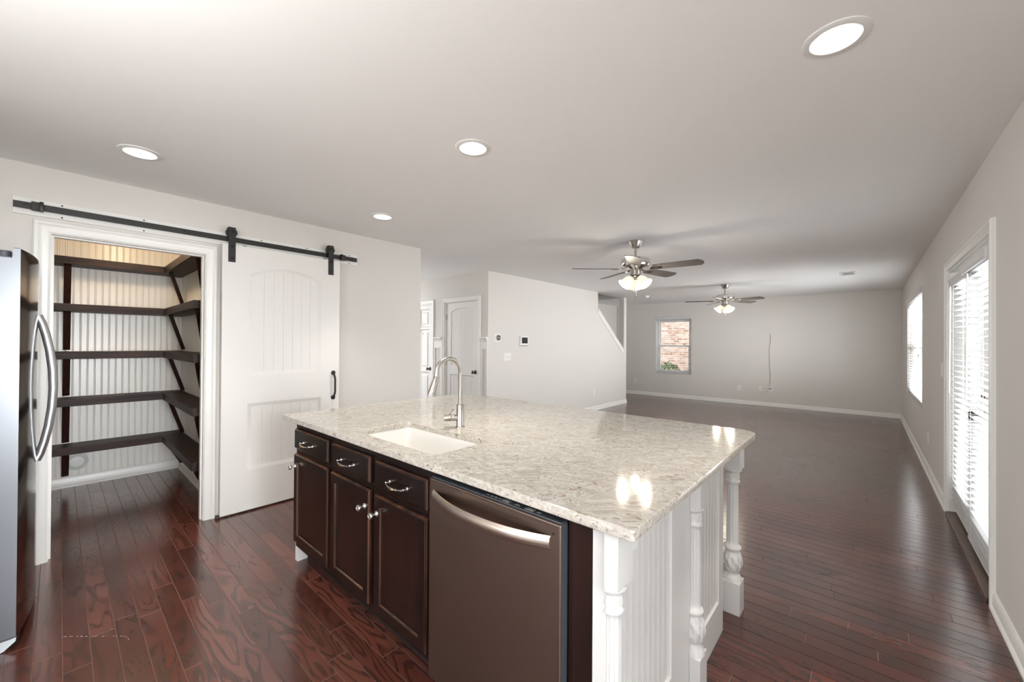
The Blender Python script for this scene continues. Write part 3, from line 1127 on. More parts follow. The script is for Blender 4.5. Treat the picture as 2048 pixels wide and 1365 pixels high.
# ------------------------------------------------------------------ ceiling fans
def ceiling_fan(cx, cy, phase, label, shade_az, chain_az):
    t = thing('ceiling_fan', label, 'ceiling fan', (cx, cy, H), 'ceiling fans')
    c = (cx, cy, H)
    MB().lathe([(0.072, 0.0), (0.074, -0.006), (0.070, -0.014), (0.060, -0.030), (0.052, -0.055), (0.040, -0.068), (0.018, -0.072)], c, n=40).build('canopy', M['nickel'], t)
    MB().lathe([(0.0115, -0.060), (0.0115, -0.165), (0.024, -0.168), (0.026, -0.178)], c, n=24).build('downrod', M['nickel'], t)
    MB().lathe([(0.028, -0.165), (0.060, -0.170), (0.120, -0.182), (0.140, -0.190), (0.147, -0.200), (0.147, -0.252), (0.140, -0.264), (0.118, -0.272), (0.085, -0.278), (0.060, -0.290), (0.052, -0.296)], c, n=48).build('motor_housing', M['nickel_pol'], t)
    MB().lathe([(0.045, -0.290), (0.052, -0.298), (0.053, -0.352), (0.044, -0.360), (0.020, -0.362)], c, n=40).build('switch_housing', M['nickel'], t)
    zb = -0.288
    for k in range(5):
        a = math.radians(phase + 72 * k)
        d = Vector((math.cos(a), math.sin(a), 0))
        s = Vector((-d.y, d.x, 0))
        pitch = math.radians(-12)
        def P(r, q, h=0.0):
            return Vector((cx, cy, H + zb)) + d * r + s * (q * math.cos(pitch)) + Vector((0, 0, h * math.cos(pitch) + q * math.sin(pitch)))
        out = [(0.185, -0.052), (0.30, -0.062), (0.45, -0.068), (0.615, -0.071), (0.628, -0.066), (0.655, -0.030), (0.658, 0.0), (0.655, 0.030), (0.628, 0.066), (0.615, 0.071), (0.45, 0.068), (0.30, 0.062), (0.185, 0.052)]
        b = MB()
        b.slab(out, lambda u, v, w_: P(u, v, w_), [(0, -0.003), (0, 0.003)])
        bl = b.build('blade', M['blade'], t)
        i = MB()
        i.slab([(0.150, -0.020), (0.205, -0.042), (0.262, -0.030), (0.275, 0.0), (0.262, 0.030), (0.205, 0.042), (0.150, 0.020)], lambda u, v, w_: P(u, v, w_), [(0, -0.009), (0, -0.0035)],
               holes=[[(0.185, -0.012), (0.215, -0.022), (0.240, 0.0), (0.215, 0.022), (0.185, 0.012)]])
        i.bar(P(0.085, 0, 0.008), P(0.16, 0, -0.006), 0.030, 0.006)
        i.build('blade_arm', M['nickel_pol'], bl)
    f = MB()
    f.lathe([(0.030, -0.355), (0.036, -0.366), (0.034, -0.378), (0.012, -0.392), (0.0, -0.394)], c, n=32)
    f.build('light_fitter', M['nickel_pol'], t)
    for q, az in enumerate(shade_az):
        a = math.radians(az)
        d = Vector((math.cos(a), math.sin(a), 0))
        ax = (d * 0.66 - Vector((0, 0, 1)) * 0.75).normalized()
        o = Vector((cx, cy, H - 0.368)) + d * 0.042
        sh = MB()
        pr = [(0.022, 0.012), (0.030, 0.020), (0.042, 0.042), (0.048, 0.066), (0.053, 0.088), (0.062, 0.108), (0.072, 0.120)]
        inner = [(r - 0.003, h + 0.001) for r, h in pr][::-1]
        sh.lathe(pr + inner + [pr[0]], o, ax, 36, cap=False, rf=lambda r, h, th: r * (1 + (0.025 * math.sin(8 * th) if h > 0.1 else 0)))
        so = sh.build('lamp_shade', M['shade'], t)
        bu = MB()
        bu.lathe([(0.010, 0.010), (0.013, 0.030), (0.024, 0.055), (0.026, 0.070), (0.018, 0.086), (0.0, 0.091)], o, ax, 20)
        bu.build('bulb', M['bulb'], so)
        pl = bpy.data.lights.new('fan_lamp', 'POINT')
        pl.energy = 3.0
        pl.color = (1.0, 0.90, 0.76)
        pl.shadow_soft_size = 0.038
        po = bpy.data.objects.new('fan_lamp', pl)
        COL.objects.link(po)
        po.location = o + ax * 0.140
        ho = MB()
        ho.tube([Vector((cx, cy, H - 0.362)) + d * 0.022, o + ax * 0.002], 0.009, 10)
        ho.lathe([(0.020, -0.002), (0.026, 0.006), (0.026, 0.018), (0.022, 0.022)], o, ax, 20)
        ho.build('socket_cup', M['nickel_pol'], t)
    for az, ln in chain_az:
        a = math.radians(az)
        px, py = cx + 0.05 * math.cos(a), cy + 0.05 * math.sin(a)
        ch = MB()
        ch.tube([(px, py, H - 0.345), (px + 0.004, py, H - ln + 0.03)], 0.0011, 6)
        co = ch.build('pull_chain', M['nickel'], t)
        pe = MB()
        pe.lathe([(0.002, 0.0), (0.0055, -0.008), (0.0050, -0.030), (0.003, -0.040), (0.0, -0.041)], (px + 0.004, py, H - ln + 0.032), n=12)
        pe.build('pull_pendant', M['knob_dark'], co)
    return t

ceiling_fan(*FAN1, 4, 'brushed nickel ceiling fan with lit glass shades, the nearer one', (-128, -8, 112), ((-80, 0.535), (-60, 0.605)))
ceiling_fan(*FAN2, -16, 'brushed nickel ceiling fan with lit glass shades, the farther one', (-150, -30, 90), ((-20, 0.50), (-70, 0.56)))

# ------------------------------------------------------------------ pantry shelving
SHELF_T = [2.125, 1.700, 1.268, 0.842, 0.408]
TH = 0.066
names = ['topmost of five', 'second from the top', 'middle of five', 'fourth from the top', 'lowest of five']
for k, (zt, nm) in enumerate(zip(SHELF_T, names)):
    b = MB().box(XPB + 0.001, -5.35, YPL + 0.002, YPR - 0.002, zt - TH, zt, 0.002)
    so = tag(b.build('pantry_shelf', M['shelf_x']), 'dark stained back-wall pantry shelf, ' + nm, 'shelf', 'back-wall pantry shelves')
    zl = SHELF_T[k + 1] if k < 4 else 0.098
    br = MB()
    zlow = zl + 0.022
    br.bar((-5.385, 0.045, zt - TH - 0.004), (XPB + 0.022, 0.045, zlow), 0.046, 0.034, (1, 0, 0.2))
    br.build('brace', M['brace'], so)
    b = MB().box(-5.349, -3.98, 0.70, YPR - 0.002, zt - TH - 0.002, zt - 0.002, 0.002)
    so = tag(b.build('pantry_shelf', M['shelf_y']), 'dark stained side-wall pantry shelf, ' + nm, 'shelf', 'side-wall pantry shelves')
    for xa, xb in ((-5.22, -5.34), (-4.03, -4.42)):
        br = MB()
        br.bar((xa, 0.738, zt - TH - 0.006), (xb, YPR - 0.022, zlow), 0.040, 0.032, (0, -1, 0.2))
        br.build('brace', M['brace'], so)

t = thing('round_wall_cap', 'round white cap low on the pantry back wall', 'vent cap', (XPB, 0.118, 0.225))
MB().lathe([(0.078, 0.001), (0.078, 0.006), (0.070, 0.010), (0.056, 0.010), (0.052, 0.007)], (XPB, 0.118, 0.225), (1, 0, 0), 40).build('flange', M['cap_ring'], t)
MB().lathe([(0.050, 0.004), (0.050, 0.012), (0.044, 0.016), (0.014, 0.017), (0.013, 0.020), (0.0, 0.021)], (XPB, 0.118, 0.225), (1, 0, 0), 40).build('plug', M['plastic'], t)

# warm lamp in the pantry ceiling
pl = bpy.data.lights.new('pantry_lamp', 'POINT')
pl.energy = 7.5
pl.color = (1.0, 0.73, 0.46)
pl.shadow_soft_size = 0.06
po = bpy.data.objects.new('pantry_lamp', pl)
COL.objects.link(po)
po.location = (-4.75, 0.42, 2.36)

# ------------------------------------------------------------------ sliding pantry door and its rail
bd = thing('sliding_door', 'white sliding pantry door with arched planked panel, hung from dark rail', 'door', (XP + 0.05, 1.29, 0.01))
DX0, DX1 = XP + 0.030, XP + 0.065
Y0, Y1 = 0.830, 1.755
fn = fx_map(DX0, 1)
tt = DX1 - DX0
pan1 = arch(1.018, 1.582, 1.098, 1.988, 0.075, 18)
pan2 = rect(1.010, 1.585, 0.335, 0.868)
d = MB()
d.slab(rect(Y0, Y1, 0.012, 2.135), fn, [(0, 0), (0, tt - 0.002), (0.002, tt)], holes=[pan1, pan2],
       hprof=[(-0.030, 0.004), (-0.030, tt - 0.012), (-0.012, tt - 0.010), (0.0, tt - 0.001), (0.004, tt)])
d.build('door_frame', M['door_white'], bd)
p = MB()
p.strip(vgroove_prof([1.05 + i * 0.0735 for i in range(1, 7)], 1.00, 1.60, tt - 0.0125, 0.0035, 0.0025), fn, 1.07, 2.01)
p.build('panel', M['door_white'], bd)
p = MB()
p.strip(vgroove_prof([1.045 + i * 0.0735 for i in range(1, 7)], 0.995, 1.60, tt - 0.0125, 0.0035, 0.0025), fn, 0.32, 0.89)
p.build('panel', M['door_white'], bd)
h = MB()
hx, hy = DX1, 1.698
h.lathe([(0.020, 0), (0.020, 0.006), (0.012, 0.009), (0.0, 0.0095)], (hx, hy, 1.085), (1, 0, 0), 20)
h.lathe([(0.020, 0), (0.020, 0.006), (0.012, 0.009), (0.0, 0.0095)], (hx, hy, 0.855), (1, 0, 0), 20)
h.tube([(hx + 0.004, hy, 1.085), (hx + 0.020, hy, 1.070), (hx + 0.040, hy, 1.040), (hx + 0.043, hy, 1.02), (hx + 0.043, hy, 0.92), (hx + 0.040, hy, 0.90), (hx + 0.020, hy, 0.870), (hx + 0.004, hy, 0.855)], 1.0, 12, sq=(0.012, 0.008))
h.build('handle', M['iron'], bd)
for yy in (0.892, 1.668):
    hg = MB()
    hg.box(DX1 + 0.0005, DX1 + 0.0065, yy - 0.024, yy + 0.024, 1.995, 2.262, 0.001)
    hg.box(DX1 - 0.045, DX1 + 0.0065, yy - 0.024, yy + 0.024, 2.262, 2.268, 0.001)
    hg.box(DX1 - 0.045, DX1 - 0.039, yy - 0.024, yy + 0.024, 2.205, 2.262, 0.001)
    ho = hg.build('hanger_strap', M['iron'], bd)
    wh = MB()
    wh.lathe([(0.025, -0.036), (0.037, -0.036), (0.037, -0.030), (0.031, -0.026), (0.031, -0.016), (0.037, -0.012), (0.037, -0.004), (0.025, -0.004)], (DX1 + 0.001, yy, 2.2285), (1, 0, 0), 36)
    wh.build('roller_wheel', M['iron'], ho)
    for bz in (2.232, 2.115, 2.025):
        bo = MB()
        bo.lathe([(0.011, 0), (0.011, 0.004), (0.007, 0.007), (0.0, 0.0075)], (DX1 + 0.0065, yy, bz), (1, 0, 0), 12)
        bo.build('bolt', M['iron_screw'], ho)

rl = thing('door_rail', 'long dark iron sliding-door rail on a white backing board', 'rail', (XP, 0.88, 2.178))
MB().box(XP, XP + 0.018, -0.190, 1.950, 2.128, 2.226, 0.001).build('backing_board', M['trim'], rl)
rr = MB().box(XP + 0.036, XP + 0.043, -0.187, 1.935, 2.158, 2.197, 0.001)
rr.build('track', M['iron'], rl)
for yy in (-0.14, 0.23, 0.60, 0.97, 1.34, 1.88):
    MB().lathe([(0.010, -0.018), (0.010, 0.0)], (XP + 0.036, yy, 2.1775), (1, 0, 0), 12).lathe([(0.009, 0.0), (0.009, 0.003), (0.0, 0.005)], (XP + 0.043, yy, 2.1775), (1, 0, 0), 12).build('spacer_bolt', M['iron_screw'], rl)
for yy in (0.005, 0.385, 1.11, 1.47, 1.865):
    for zz in (2.140, 2.214):
        MB().lathe([(0.0048, 0), (0.0048, 0.0012), (0.0, 0.0014)], (XP + 0.018, yy, zz), (1, 0, 0), 10).build('screw_hole', M['iron_screw'], rl)
for ya, yb, sgn in ((-0.118, -0.085, 1), (1.782, 1.812, -1)):
    s = MB()
    s.box(XP + 0.030, XP + 0.060, ya, yb, 2.152, 2.203, 0.002)
    s.box(XP + 0.030, XP + 0.072, (yb if sgn > 0 else ya - 0.016), (yb + 0.016 if sgn > 0 else ya), 2.150, 2.206, 0.002)
    s.build('end_stop', M['iron'], rl)
for yy in (0.985, 1.62):
    MB().box(XP + 0.030, XP + 0.050, yy - 0.012, yy + 0.012, 2.136, 2.142).build('anti_jump_block', M['iron'], bd)
tag(MB().box(XP + 0.026, XP + 0.072, 0.808, 0.828, 0.0, 0.022, 0.002).build('floor_guide', M['iron']), 'small dark floor guide at the foot of the sliding door', 'door guide')

# ------------------------------------------------------------------ refrigerator
FX0, FX1 = -3.72, -2.822
def front_y(x):
    u = (x - (FX0 + FX1) / 2) / ((FX1 - FX0) / 2)
    return -0.117 + 0.044 * (1 - abs(u) ** 2.4)
fr = thing('refrigerator', 'stainless side-by-side refrigerator at the left edge with curved doors', 'refrigerator', ((FX0 + FX1) / 2, -0.5, 0))
MB().box(FX0 + 0.008, FX1 - 0.008, -0.90, -0.192, 0.02, 1.742, 0.006).build('cabinet', M['grey'], fr)
def fridge_door(xa, xb):
    n = 22
    xs = [xa + (xb - xa) * i / n for i in range(n + 1)]
    poly = [(x, front_y(x)) for x in xs][::-1] + [(xa, -0.176), (xb, -0.176)]
    return poly
doors = []
for xa, xb in ((FX0, -3.274), (-3.268, FX1)):
    b = MB()
    poly = fridge_door(xa, xb)
    b.slab(poly, fz_map(0), [(0, 0.058), (0, 1.735)], mi=1, mi_side=1)
    # thin raised lip along the front of the top edge
    n = 22
    xs = [xa + (xb - xa) * i / n for i in range(n + 1)]
    lip = [(x, front_y(x)) for x in xs][::-1] + [(x, front_y(x) - 0.022) for x in xs]
    b.slab(lip, fz_map(0), [(0, 1.735), (0, 1.778), (0.003, 1.781)], mi=1, mi_side=1)
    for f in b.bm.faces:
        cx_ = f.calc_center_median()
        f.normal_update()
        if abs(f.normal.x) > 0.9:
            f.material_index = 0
    do = b.build('door', [M['steel_v'], M['steel_gloss']], fr, 25)
    doors.append(do)
hy0 = front_y(-3.235)
hd = MB()
zs = [1.500, 1.46, 1.40, 1.32, 1.22, 1.12, 1.02, 0.92, 0.84, 0.78, 0.748]
def hb(z):
    q = (z - 0.748) / (1.500 - 0.748)
    return 0.056 * (math.sin(PI * q) ** 0.75)
hd.tube([(-3.225, hy0 - 0.002 + hb(z), z) for z in zs], 1.0, 14, sq=(0.018, 0.0175))
hd.build('handle', M['steel_handle'], doors[1])
hg = MB()
hg.box(FX1 - 0.075, FX1 - 0.002, -0.30, -0.142, 1.7355, 1.741, 0.002)
hg.lathe([(0.020, 0.0), (0.020, 0.020), (0.017, 0.026), (0.0, 0.027)], (FX1 - 0.030, -0.162, 1.741), n=28)
hg.build('hinge_cover', M['dark_plastic'], fr)
gr = MB()
gr.slab([(-0.19, 0.0), (-0.165, 0.0), (-0.150, 0.006), (-0.118, 0.034), (-0.116, 0.050), (-0.19, 0.050)], lambda u, v, w_: (w_, u, v), [(0, FX0 + 0.01), (0, FX1 - 0.004)])
gr.build('toe_grille', M['grille'], fr)
gs = MB().box(FX0 + 0.02, FX1 - 0.0035, -0.185, -0.128, 0.049, 0.059)
gs.build('grille_slot', M['dark_plastic'], fr)

# ------------------------------------------------------------------ kitchen island
ZC = 0.915
CX0, CX1, CY0, CY1 = -2.735, -0.422, 0.930, 2.444
# worktop with a sink cut-out
ct = MB()
out = rrect(CX0, CX1, CY0, CY1, [0.006, 0.010, 0.085, 0.05], 8)
SX0, SX1, SY0, SY1 = -1.972, -1.312, 1.014, 1.335
hole = rrect(SX0, SX1, SY0, SY1, 0.028, 6)
ct.slab(out, fz_map(0), [(0.003, ZC - 0.030), (0.0, ZC - 0.027), (0.0, ZC - 0.004), (0.001, ZC - 0.0012), (0.004, ZC)], holes=[hole])
tag(ct.build('island_worktop', M['quartz'], None, 30), 'cream and grey speckled quartz worktop covering the island', 'worktop')

# sink
sk = thing('kitchen_sink', 'white undermount sink let into the speckled worktop', 'sink', ((SX0 + SX1) / 2, (SY0 + SY1) / 2, 0.68))
b = MB()
o_ = 0.005
inn = rrect(SX0 - o_, SX1 + o_, SY0 - o_, SY1 + o_, 0.032, 6)
rows = []
for dd, z in ((-0.008, ZC - 0.0305), (0.0, ZC - 0.0305), (0.004, ZC - 0.045), (0.010, 0.72), (0.020, 0.700), (0.045, 0.690)):
    rows.append(b.loop([(u, v, z) for u, v in offset(inn, dd)]))
for a_, b_ in zip(rows[:-1], rows[1:]):
    b.bridge(a_, b_)
b.bm.faces.new(rows[-1])
rows2 = [b.loop([(u, v, z) for u, v in offset(inn, dd)]) for dd, z in ((-0.008, ZC - 0.0305), (-0.008, ZC - 0.045), (-0.005, ZC - 0.055), (0.0, 0.690), (0.030, 0.675))]
for a_, b_ in zip(rows2[:-1], rows2[1:]):
    b.bridge(a_, b_)
b.bm.faces.new(rows2[-1])
b.build('basin', M['sink'], sk, 60)
MB().lathe([(0.043, 0.0), (0.043, 0.003), (0.030, 0.004), (0.028, -0.002), (0.0, -0.002)], (-1.64, 1.20, 0.6905), n=32).build('drain', M['nickel_pol'], sk)
lg = MB()
lx, ly, lz = -1.565, SY1 + o_ - 0.0075, 0.800
lg.tube([(lx + 0.014 * math.cos(2 * PI * k / 24), ly, lz + 0.009 * math.sin(2 * PI * k / 24)) for k in range(25)], 0.0009, 6)
lg.tube([(lx - 0.007, ly, lz - 0.001), (lx - 0.003, ly, lz + 0.003), (lx, ly, lz - 0.002), (lx + 0.003, ly, lz + 0.003), (lx + 0.007, ly, lz - 0.001)], 0.0008, 6)
lg.build('emblem', M['grey'], sk)

# faucet
fxx, fyy = -1.644, 1.440
fc = thing('faucet', 'brushed nickel gooseneck faucet behind the sink', 'faucet', (fxx, fyy, ZC))
MB().lathe([(0.0, 0.0), (0.0255, 0.0), (0.0255, 0.006), (0.0215, 0.009), (0.0205, 0.012), (0.0205, 0.122), (0.0185, 0.125), (0.012, 0.126)], (fxx, fyy, ZC), n=32).build('body', M['nickel'], fc)
sp = MB()
pts = [(fxx, fyy, ZC + 0.12), (fxx, fyy, ZC + 0.20), (fxx, fyy, 1.205)]
for k in range(1, 15):
    a = math.radians(158) * k / 14
    pts.append((fxx, fyy - 0.083 + 0.083 * math.cos(a), 1.205 + 0.083 * math.sin(a)))
pts.append((fxx, 1.277, 1.196))
sp.tube(pts, 0.0108, 16)
sp.build('spout', M['nickel'], fc)
sh = MB()
ax = Vector((0, 1.243 - 1.277, 1.108 - 1.196))
sh.lathe([(0.0108, -0.004), (0.0140, 0.0), (0.0140, 0.008), (0.0155, 0.014), (0.0170, 0.035), (0.0188, 0.070), (0.0188, 0.086), (0.0172, 0.092), (0.0, 0.092)], (fxx, 1.278, 1.198), ax, 28)
sh.build('spray_head', M['nickel'], fc)
hn = MB()
hdv = Vector((-0.70, -0.71, -0.02)).normalized()
hc = Vector((fxx, fyy, ZC + 0.052))
hn.lathe([(0.016, 0.012), (0.016, 0.046), (0.0172, 0.047), (0.0172, 0.082), (0.0158, 0.085), (0.0, 0.085)], hc, hdv, 28)
ho = hn.build('valve', M['nickel'], fc)
lv = MB()
q0 = hc + hdv * 0.064
lv.tube([q0 + Vector((0, 0, 0.012)), q0 + Vector((0.030, 0.010, 0.050))], 0.0035, 10)
lv.build('lever', M['nickel'], ho)

# cabinets ---------------------------------------------------------
YF = 0.984            # face frame plane
YD = 0.962            # door fronts
ZT = 0.8835
def cab_box(name, label, x0, x1):
    t = thing(name, label, 'cabinet', ((x0 + x1) / 2, 1.3, 0))
    b = MB()
    b.box(x0, x1, YF, YF + 0.012, 0.105, ZT)
    b.box(x0, x0 + 0.016, YF + 0.012, 1.545, 0.105, ZT)
    b.box(x1 - 0.016, x1, YF + 0.012, 1.545, 0.105, ZT)
    b.box(x0 + 0.016, x1 - 0.016, 1.530, 1.545, 0.105, ZT)
    b.box(x0 + 0.016, x1 - 0.016, YF + 0.012, 1.530, 0.105, 0.123)
    b.box(x0, x1, 1.055, 1.545, 0.0, 0.105, mi=1)
    b.build('carcass', [M['espresso'], M['black_toe']], t)
    return t

def door_front(t, x0, x1, z0, z1, knob, name='door'):
    fn = fy_map(YF - 0.002, -1)
    d_ = MB()
    th = YF - 0.002 - YD
    fw = 0.056
    d_.slab(rect(x0, x1, z0, z1), fn, [(0, 0), (0, th - 0.008), (0.003, th - 0.007), (0.006, th - 0.001), (0.008, th)],
            holes=[rect(x0 + fw, x1 - fw, z0 + fw, z1 - fw)],
            hprof=[(0.0, 0.002), (0.0, th - 0.010), (0.004, th - 0.009), (0.007, th - 0.002), (0.009, th)], mi=0, mi_side=[1, 1, 1, 0], mi_hole=[0, 0, 1, 0])
    o = d_.build(name, [M['espresso'], M['worn_edge']], t)
    p_ = MB().box(x0 + fw - 0.006, x1 - fw + 0.006, YD + 0.011, YF - 0.003, z0 + fw - 0.006, z1 - fw + 0.006)
    p_.build('door_panel', M['espresso_panel'], o)
    if knob:
        k = MB()
        k.lathe([(0.0135, 0.0), (0.0135, 0.003), (0.010, 0.006), (0.0055, 0.010), (0.005, 0.018), (0.009, 0.022), (0.0150, 0.027), (0.0160, 0.032), (0.0140, 0.037), (0.009, 0.039), (0.0085, 0.0375), (0.0, 0.0385)],
                (knob[0], YD, knob[1]), (0, -1, 0), 28)
        k.build('knob', M['satin_knob'], o)
    return o

def drawer_front(t, x0, x1, z0, z1, pull):
    fn = fy_map(YF - 0.002, -1)
    th = YF - 0.002 - YD
    d_ = MB()
    d_.slab(rect(x0, x1, z0, z1), fn, [(0, 0), (0, th - 0.009), (0.004, th - 0.007), (0.007, th - 0.002), (0.010, th)], mi=0, mi_side=[1, 1, 1, 0])
    o = d_.build('drawer', [M['espresso'], M['worn_edge']], t)
    c, z, hl = pull
    p_ = MB()
    for s in (-1, 1):
        p_.lathe([(0.0085, 0), (0.0085, 0.002), (0.0055, 0.005), (0.0045, 0.018), (0.0065, 0.021), (0.0045, 0.024)], (c + s * hl, YD, z), (0, -1, 0), 16)
    pts, rs = [], []
    for k in range(17):
        q = -1 + k / 8
        pts.append((c + q * hl, YD - 0.020 - 0.014 * (1 - q * q), z - 0.006 * (1 - q * q)))
        rs.append(0.0034 + (0.0022 if k in (5, 11) else 0.0))
    p_.tube(pts, rs, 10)
    po_ = p_.build('pull', M['nickel_pol'], o)
    g_ = MB()
    g_.lathe([(0.003, -0.018), (0.0075, -0.010), (0.0088, 0.0), (0.0075, 0.010), (0.003, 0.018)], (c, YD - 0.034, z - 0.006), (1, 0, 0), 16)
    g_.build('pull_bead', M['antique_brass'], po_)

c1 = cab_box('base_cabinet', 'narrow espresso base cabinet at the left end of the island', -2.652, -2.158)
drawer_front(c1, -2.636, -2.176, 0.716, 0.836, (-2.425, 0.773, 0.062))
door_front(c1, -2.640, -2.176, 0.146, 0.684, (-2.612, 0.611))
c2 = cab_box('base_cabinet', 'wide espresso double-door sink cabinet beside the dishwasher', -2.156, -1.250)
drawer_front(c2, -2.136, -1.738, 0.712, 0.834, (-1.947, 0.768, 0.066))
drawer_front(c2, -1.690, -1.298, 0.704, 0.828, (-1.492, 0.762, 0.066))
door_front(c2, -2.140, -1.738, 0.143, 0.680, (-1.772, 0.598))
door_front(c2, -1.694, -1.298, 0.136, 0.672, (-1.664, 0.592))

# dishwasher
dw = thing('dishwasher', 'warm slate-steel dishwasher with bowed handle under the worktop', 'dishwasher', (-0.935, 1.2, 0))
DWX0, DWX1, DWY = -1.236, -0.637, 0.930
MB().box(DWX0 + 0.006, DWX1 - 0.006, 0.972, 1.53, 0.10, 0.858).box(DWX0 + 0.006, DWX1 - 0.006, 1.03, 1.5, 0.0, 0.10).build('tub', M['dark_plastic'], dw)
b = MB()
b.slab(rrect(DWX0, DWX1, 0.115, 0.862, 0.004, 3), fy_map(0.967, -1), [(0, 0), (0, 0.030), (0.0015, 0.035), (0.006, 0.037)], mi=0, mi_side=[1, 0, 0])
ddoor = b.build('door', [M['bronze_steel'], M['dark_plastic']], dw, 50)
b = MB().box(DWX0 + 0.004, DWX1 - 0.004, 0.940, 0.972, 0.8605, 0.8655, 0.001)
cpn = b.build('control_strip', M['dark_plastic'], dw)
for (xx, ww) in ((-0.945, 0.012), (-0.925, 0.010), (-0.908, 0.012), (-0.890, 0.006), (-0.862, 0.022), (-0.815, 0.020), (-0.765, 0.026), (-0.730, 0.014)):
    MB().slab(rect(xx - ww / 2, xx + ww / 2, 0.951, 0.953), fz_map(0.8655), [(0, 0), (0, 0.0003)]).build('button_mark', M['cable'], cpn)
    MB().slab(rect(xx - ww / 3, xx + ww / 3, 0.956, 0.9572), fz_map(0.8655), [(0, 0), (0, 0.0003)]).build('button_mark', M['cable'], cpn)
for xx in (-0.862, -0.765):
    MB().slab(rect(xx - 0.016, xx + 0.016, 0.9465, 0.9610), fz_map(0.8655), [(0, 0), (0, 0.0003)], holes=[rect(xx - 0.0152, xx + 0.0152, 0.9472, 0.9603)]).build('button_outline', M['cable'], cpn)
hn = MB()
n = 28
cA, cB, cC, cD = [], [], [], []
front, back = [], []
loops = []
for k in range(n + 1):
    q = -1 + 2 * k / n
    x = -0.937 + q * 0.268
    bow = 0.052 * (1 - abs(q) ** 2.2)
    y = DWY - 0.004 - bow
    z = 0.806
    hh = 0.0195
    loops.append(hn.loop([(x, y + 0.010, z - hh * 0.7), (x, y + 0.002, z - hh), (x, y - 0.004, z - hh * 0.7), (x, y - 0.007, z), (x, y - 0.004, z + hh * 0.7), (x, y + 0.002, z + hh), (x, y + 0.010, z + hh * 0.7)]))
for a_, b_ in zip(loops[:-1], loops[1:]):
    hn.bridge(a_, b_)
hn.bm.faces.new(loops[0])
hn.bm.faces.new(loops[-1])
hn.build('handle', M['bronze_handle'], ddoor, 45)
MB().lathe([(0.005, 0), (0.005, 0.0004), (0.0, 0.0005)], (-0.662, DWY, 0.833), (0, -1, 0), 16).build('badge', M['knob_dark'], ddoor)

# filler and end panels
tag(MB().box(-0.632, -0.556, YD + 0.002, 1.5, 0.0, ZT, 0.001).build('filler_panel', M['espresso_panel']), 'dark stained filler strip right of the dishwasher', 'panel')
XE = -0.512
ep = thing('island_end_panel', 'white framed beadboard panel closing the right end of the island', 'panel', (-0.53, 1.5, 0))
MB().box(-0.553, -0.524, 0.962, 2.12, 0.0, ZT).build('backing', M['island_white'], ep)
b = MB()
b.slab(rect(0.962, 2.12, 0.0, ZT), fx_map(-0.524, 1), [(0, 0), (0, 0.012)],
       holes=[rect(0.985, 1.435, 0.20, ZT - 0.004), rect(1.795, 2.045, 0.17, ZT - 0.07)], hprof=[(0, 0), (0, 0.006), (0.006, 0.012)])
b.build('frame', M['island_white'], ep)
MB().strip(bead_prof(0.98, 1.44, 0.041, 0.0, 0.0032), fx_map(-0.5205, 1), 0.195, ZT - 0.002).build('beadboard', M['island_white'], ep)
MB().strip(bead_prof(1.79, 2.05, 0.041, 0.0, 0.0032), fx_map(-0.5205, 1), 0.165, ZT - 0.065).build('beadboard', M['island_white'], ep)
lp = thing('island_end_panel', 'white panel closing the left end of the island', 'panel', (-2.67, 1.5, 0))
MB().box(-2.690, -2.654, YF + 0.012, 2.12, 0.0, ZT).build('backing', M['island_white'], lp)
bp = thing('island_back_panel', 'white beadboard panel closing the far side of the island', 'panel', (-1.6, 2.1, 0))
b = MB()
b.box(-2.652, -0.555, 2.09, 2.112, 0, ZT)
b.strip(bead_prof(-2.652, -0.555, 0.047, 0.0, 0.0032), fy_map(2.118, 1), 0, ZT)
b.box(-2.652, -0.555, 1.547, 2.088, 0.80, ZT - 0.002)
b.build('beadboard', M['island_white'], bp)

# carved posts -----------------------------------------------------
PR = [(0.040, 0.735), (0.042, 0.728), (0.040, 0.720), (0.032, 0.716), (0.031, 0.706), (0.033, 0.690), (0.029, 0.676), (0.034, 0.670), (0.035, 0.664), (0.031, 0.658), (0.027, 0.652), (0.0265, 0.640),
      (0.0270, 0.55), (0.0275, 0.45), (0.0280, 0.360), (0.0275, 0.345), (0.033, 0.338), (0.040, 0.330), (0.041, 0.322), (0.034, 0.314), (0.031, 0.308), (0.036, 0.298), (0.042, 0.280), (0.0440, 0.258),
      (0.0425, 0.235), (0.037, 0.215), (0.029, 0.204), (0.027, 0.198), (0.031, 0.192), (0.037, 0.184), (0.042, 0.172), (0.044, 0.160)]
def dense(pr):
    out = []
    for (r0, z0), (r1, z1) in zip(pr[:-1], pr[1:]):
        k = 6 if (0.214 < (z0 + z1) / 2 < 0.305) else (3 if 0.36 < (z0 + z1) / 2 < 0.64 else 1)
        for i in range(k):
            out.append((r0 + (r1 - r0) * i / k, z0 + (z1 - z0) * i / k))
    out.append(pr[-1])
    return out
def carve(r, h, t):
    if 0.352 < h < 0.645:
        return r * (1 - 0.13 * max(0.0, math.cos(9 * t)) ** 2)
    if 0.212 < h < 0.304:
        s = (h - 0.258) / 0.046
        return r * (1 + 0.08 * math.cos(7 * t + 2.2 * s) * math.cos(3.0 * s) + 0.045 * math.sin(14 * t) * (1 - s * s))
    if 0.676 < h < 0.705:
        return r * (1 + 0.05 * math.cos(8 * t))
    return r
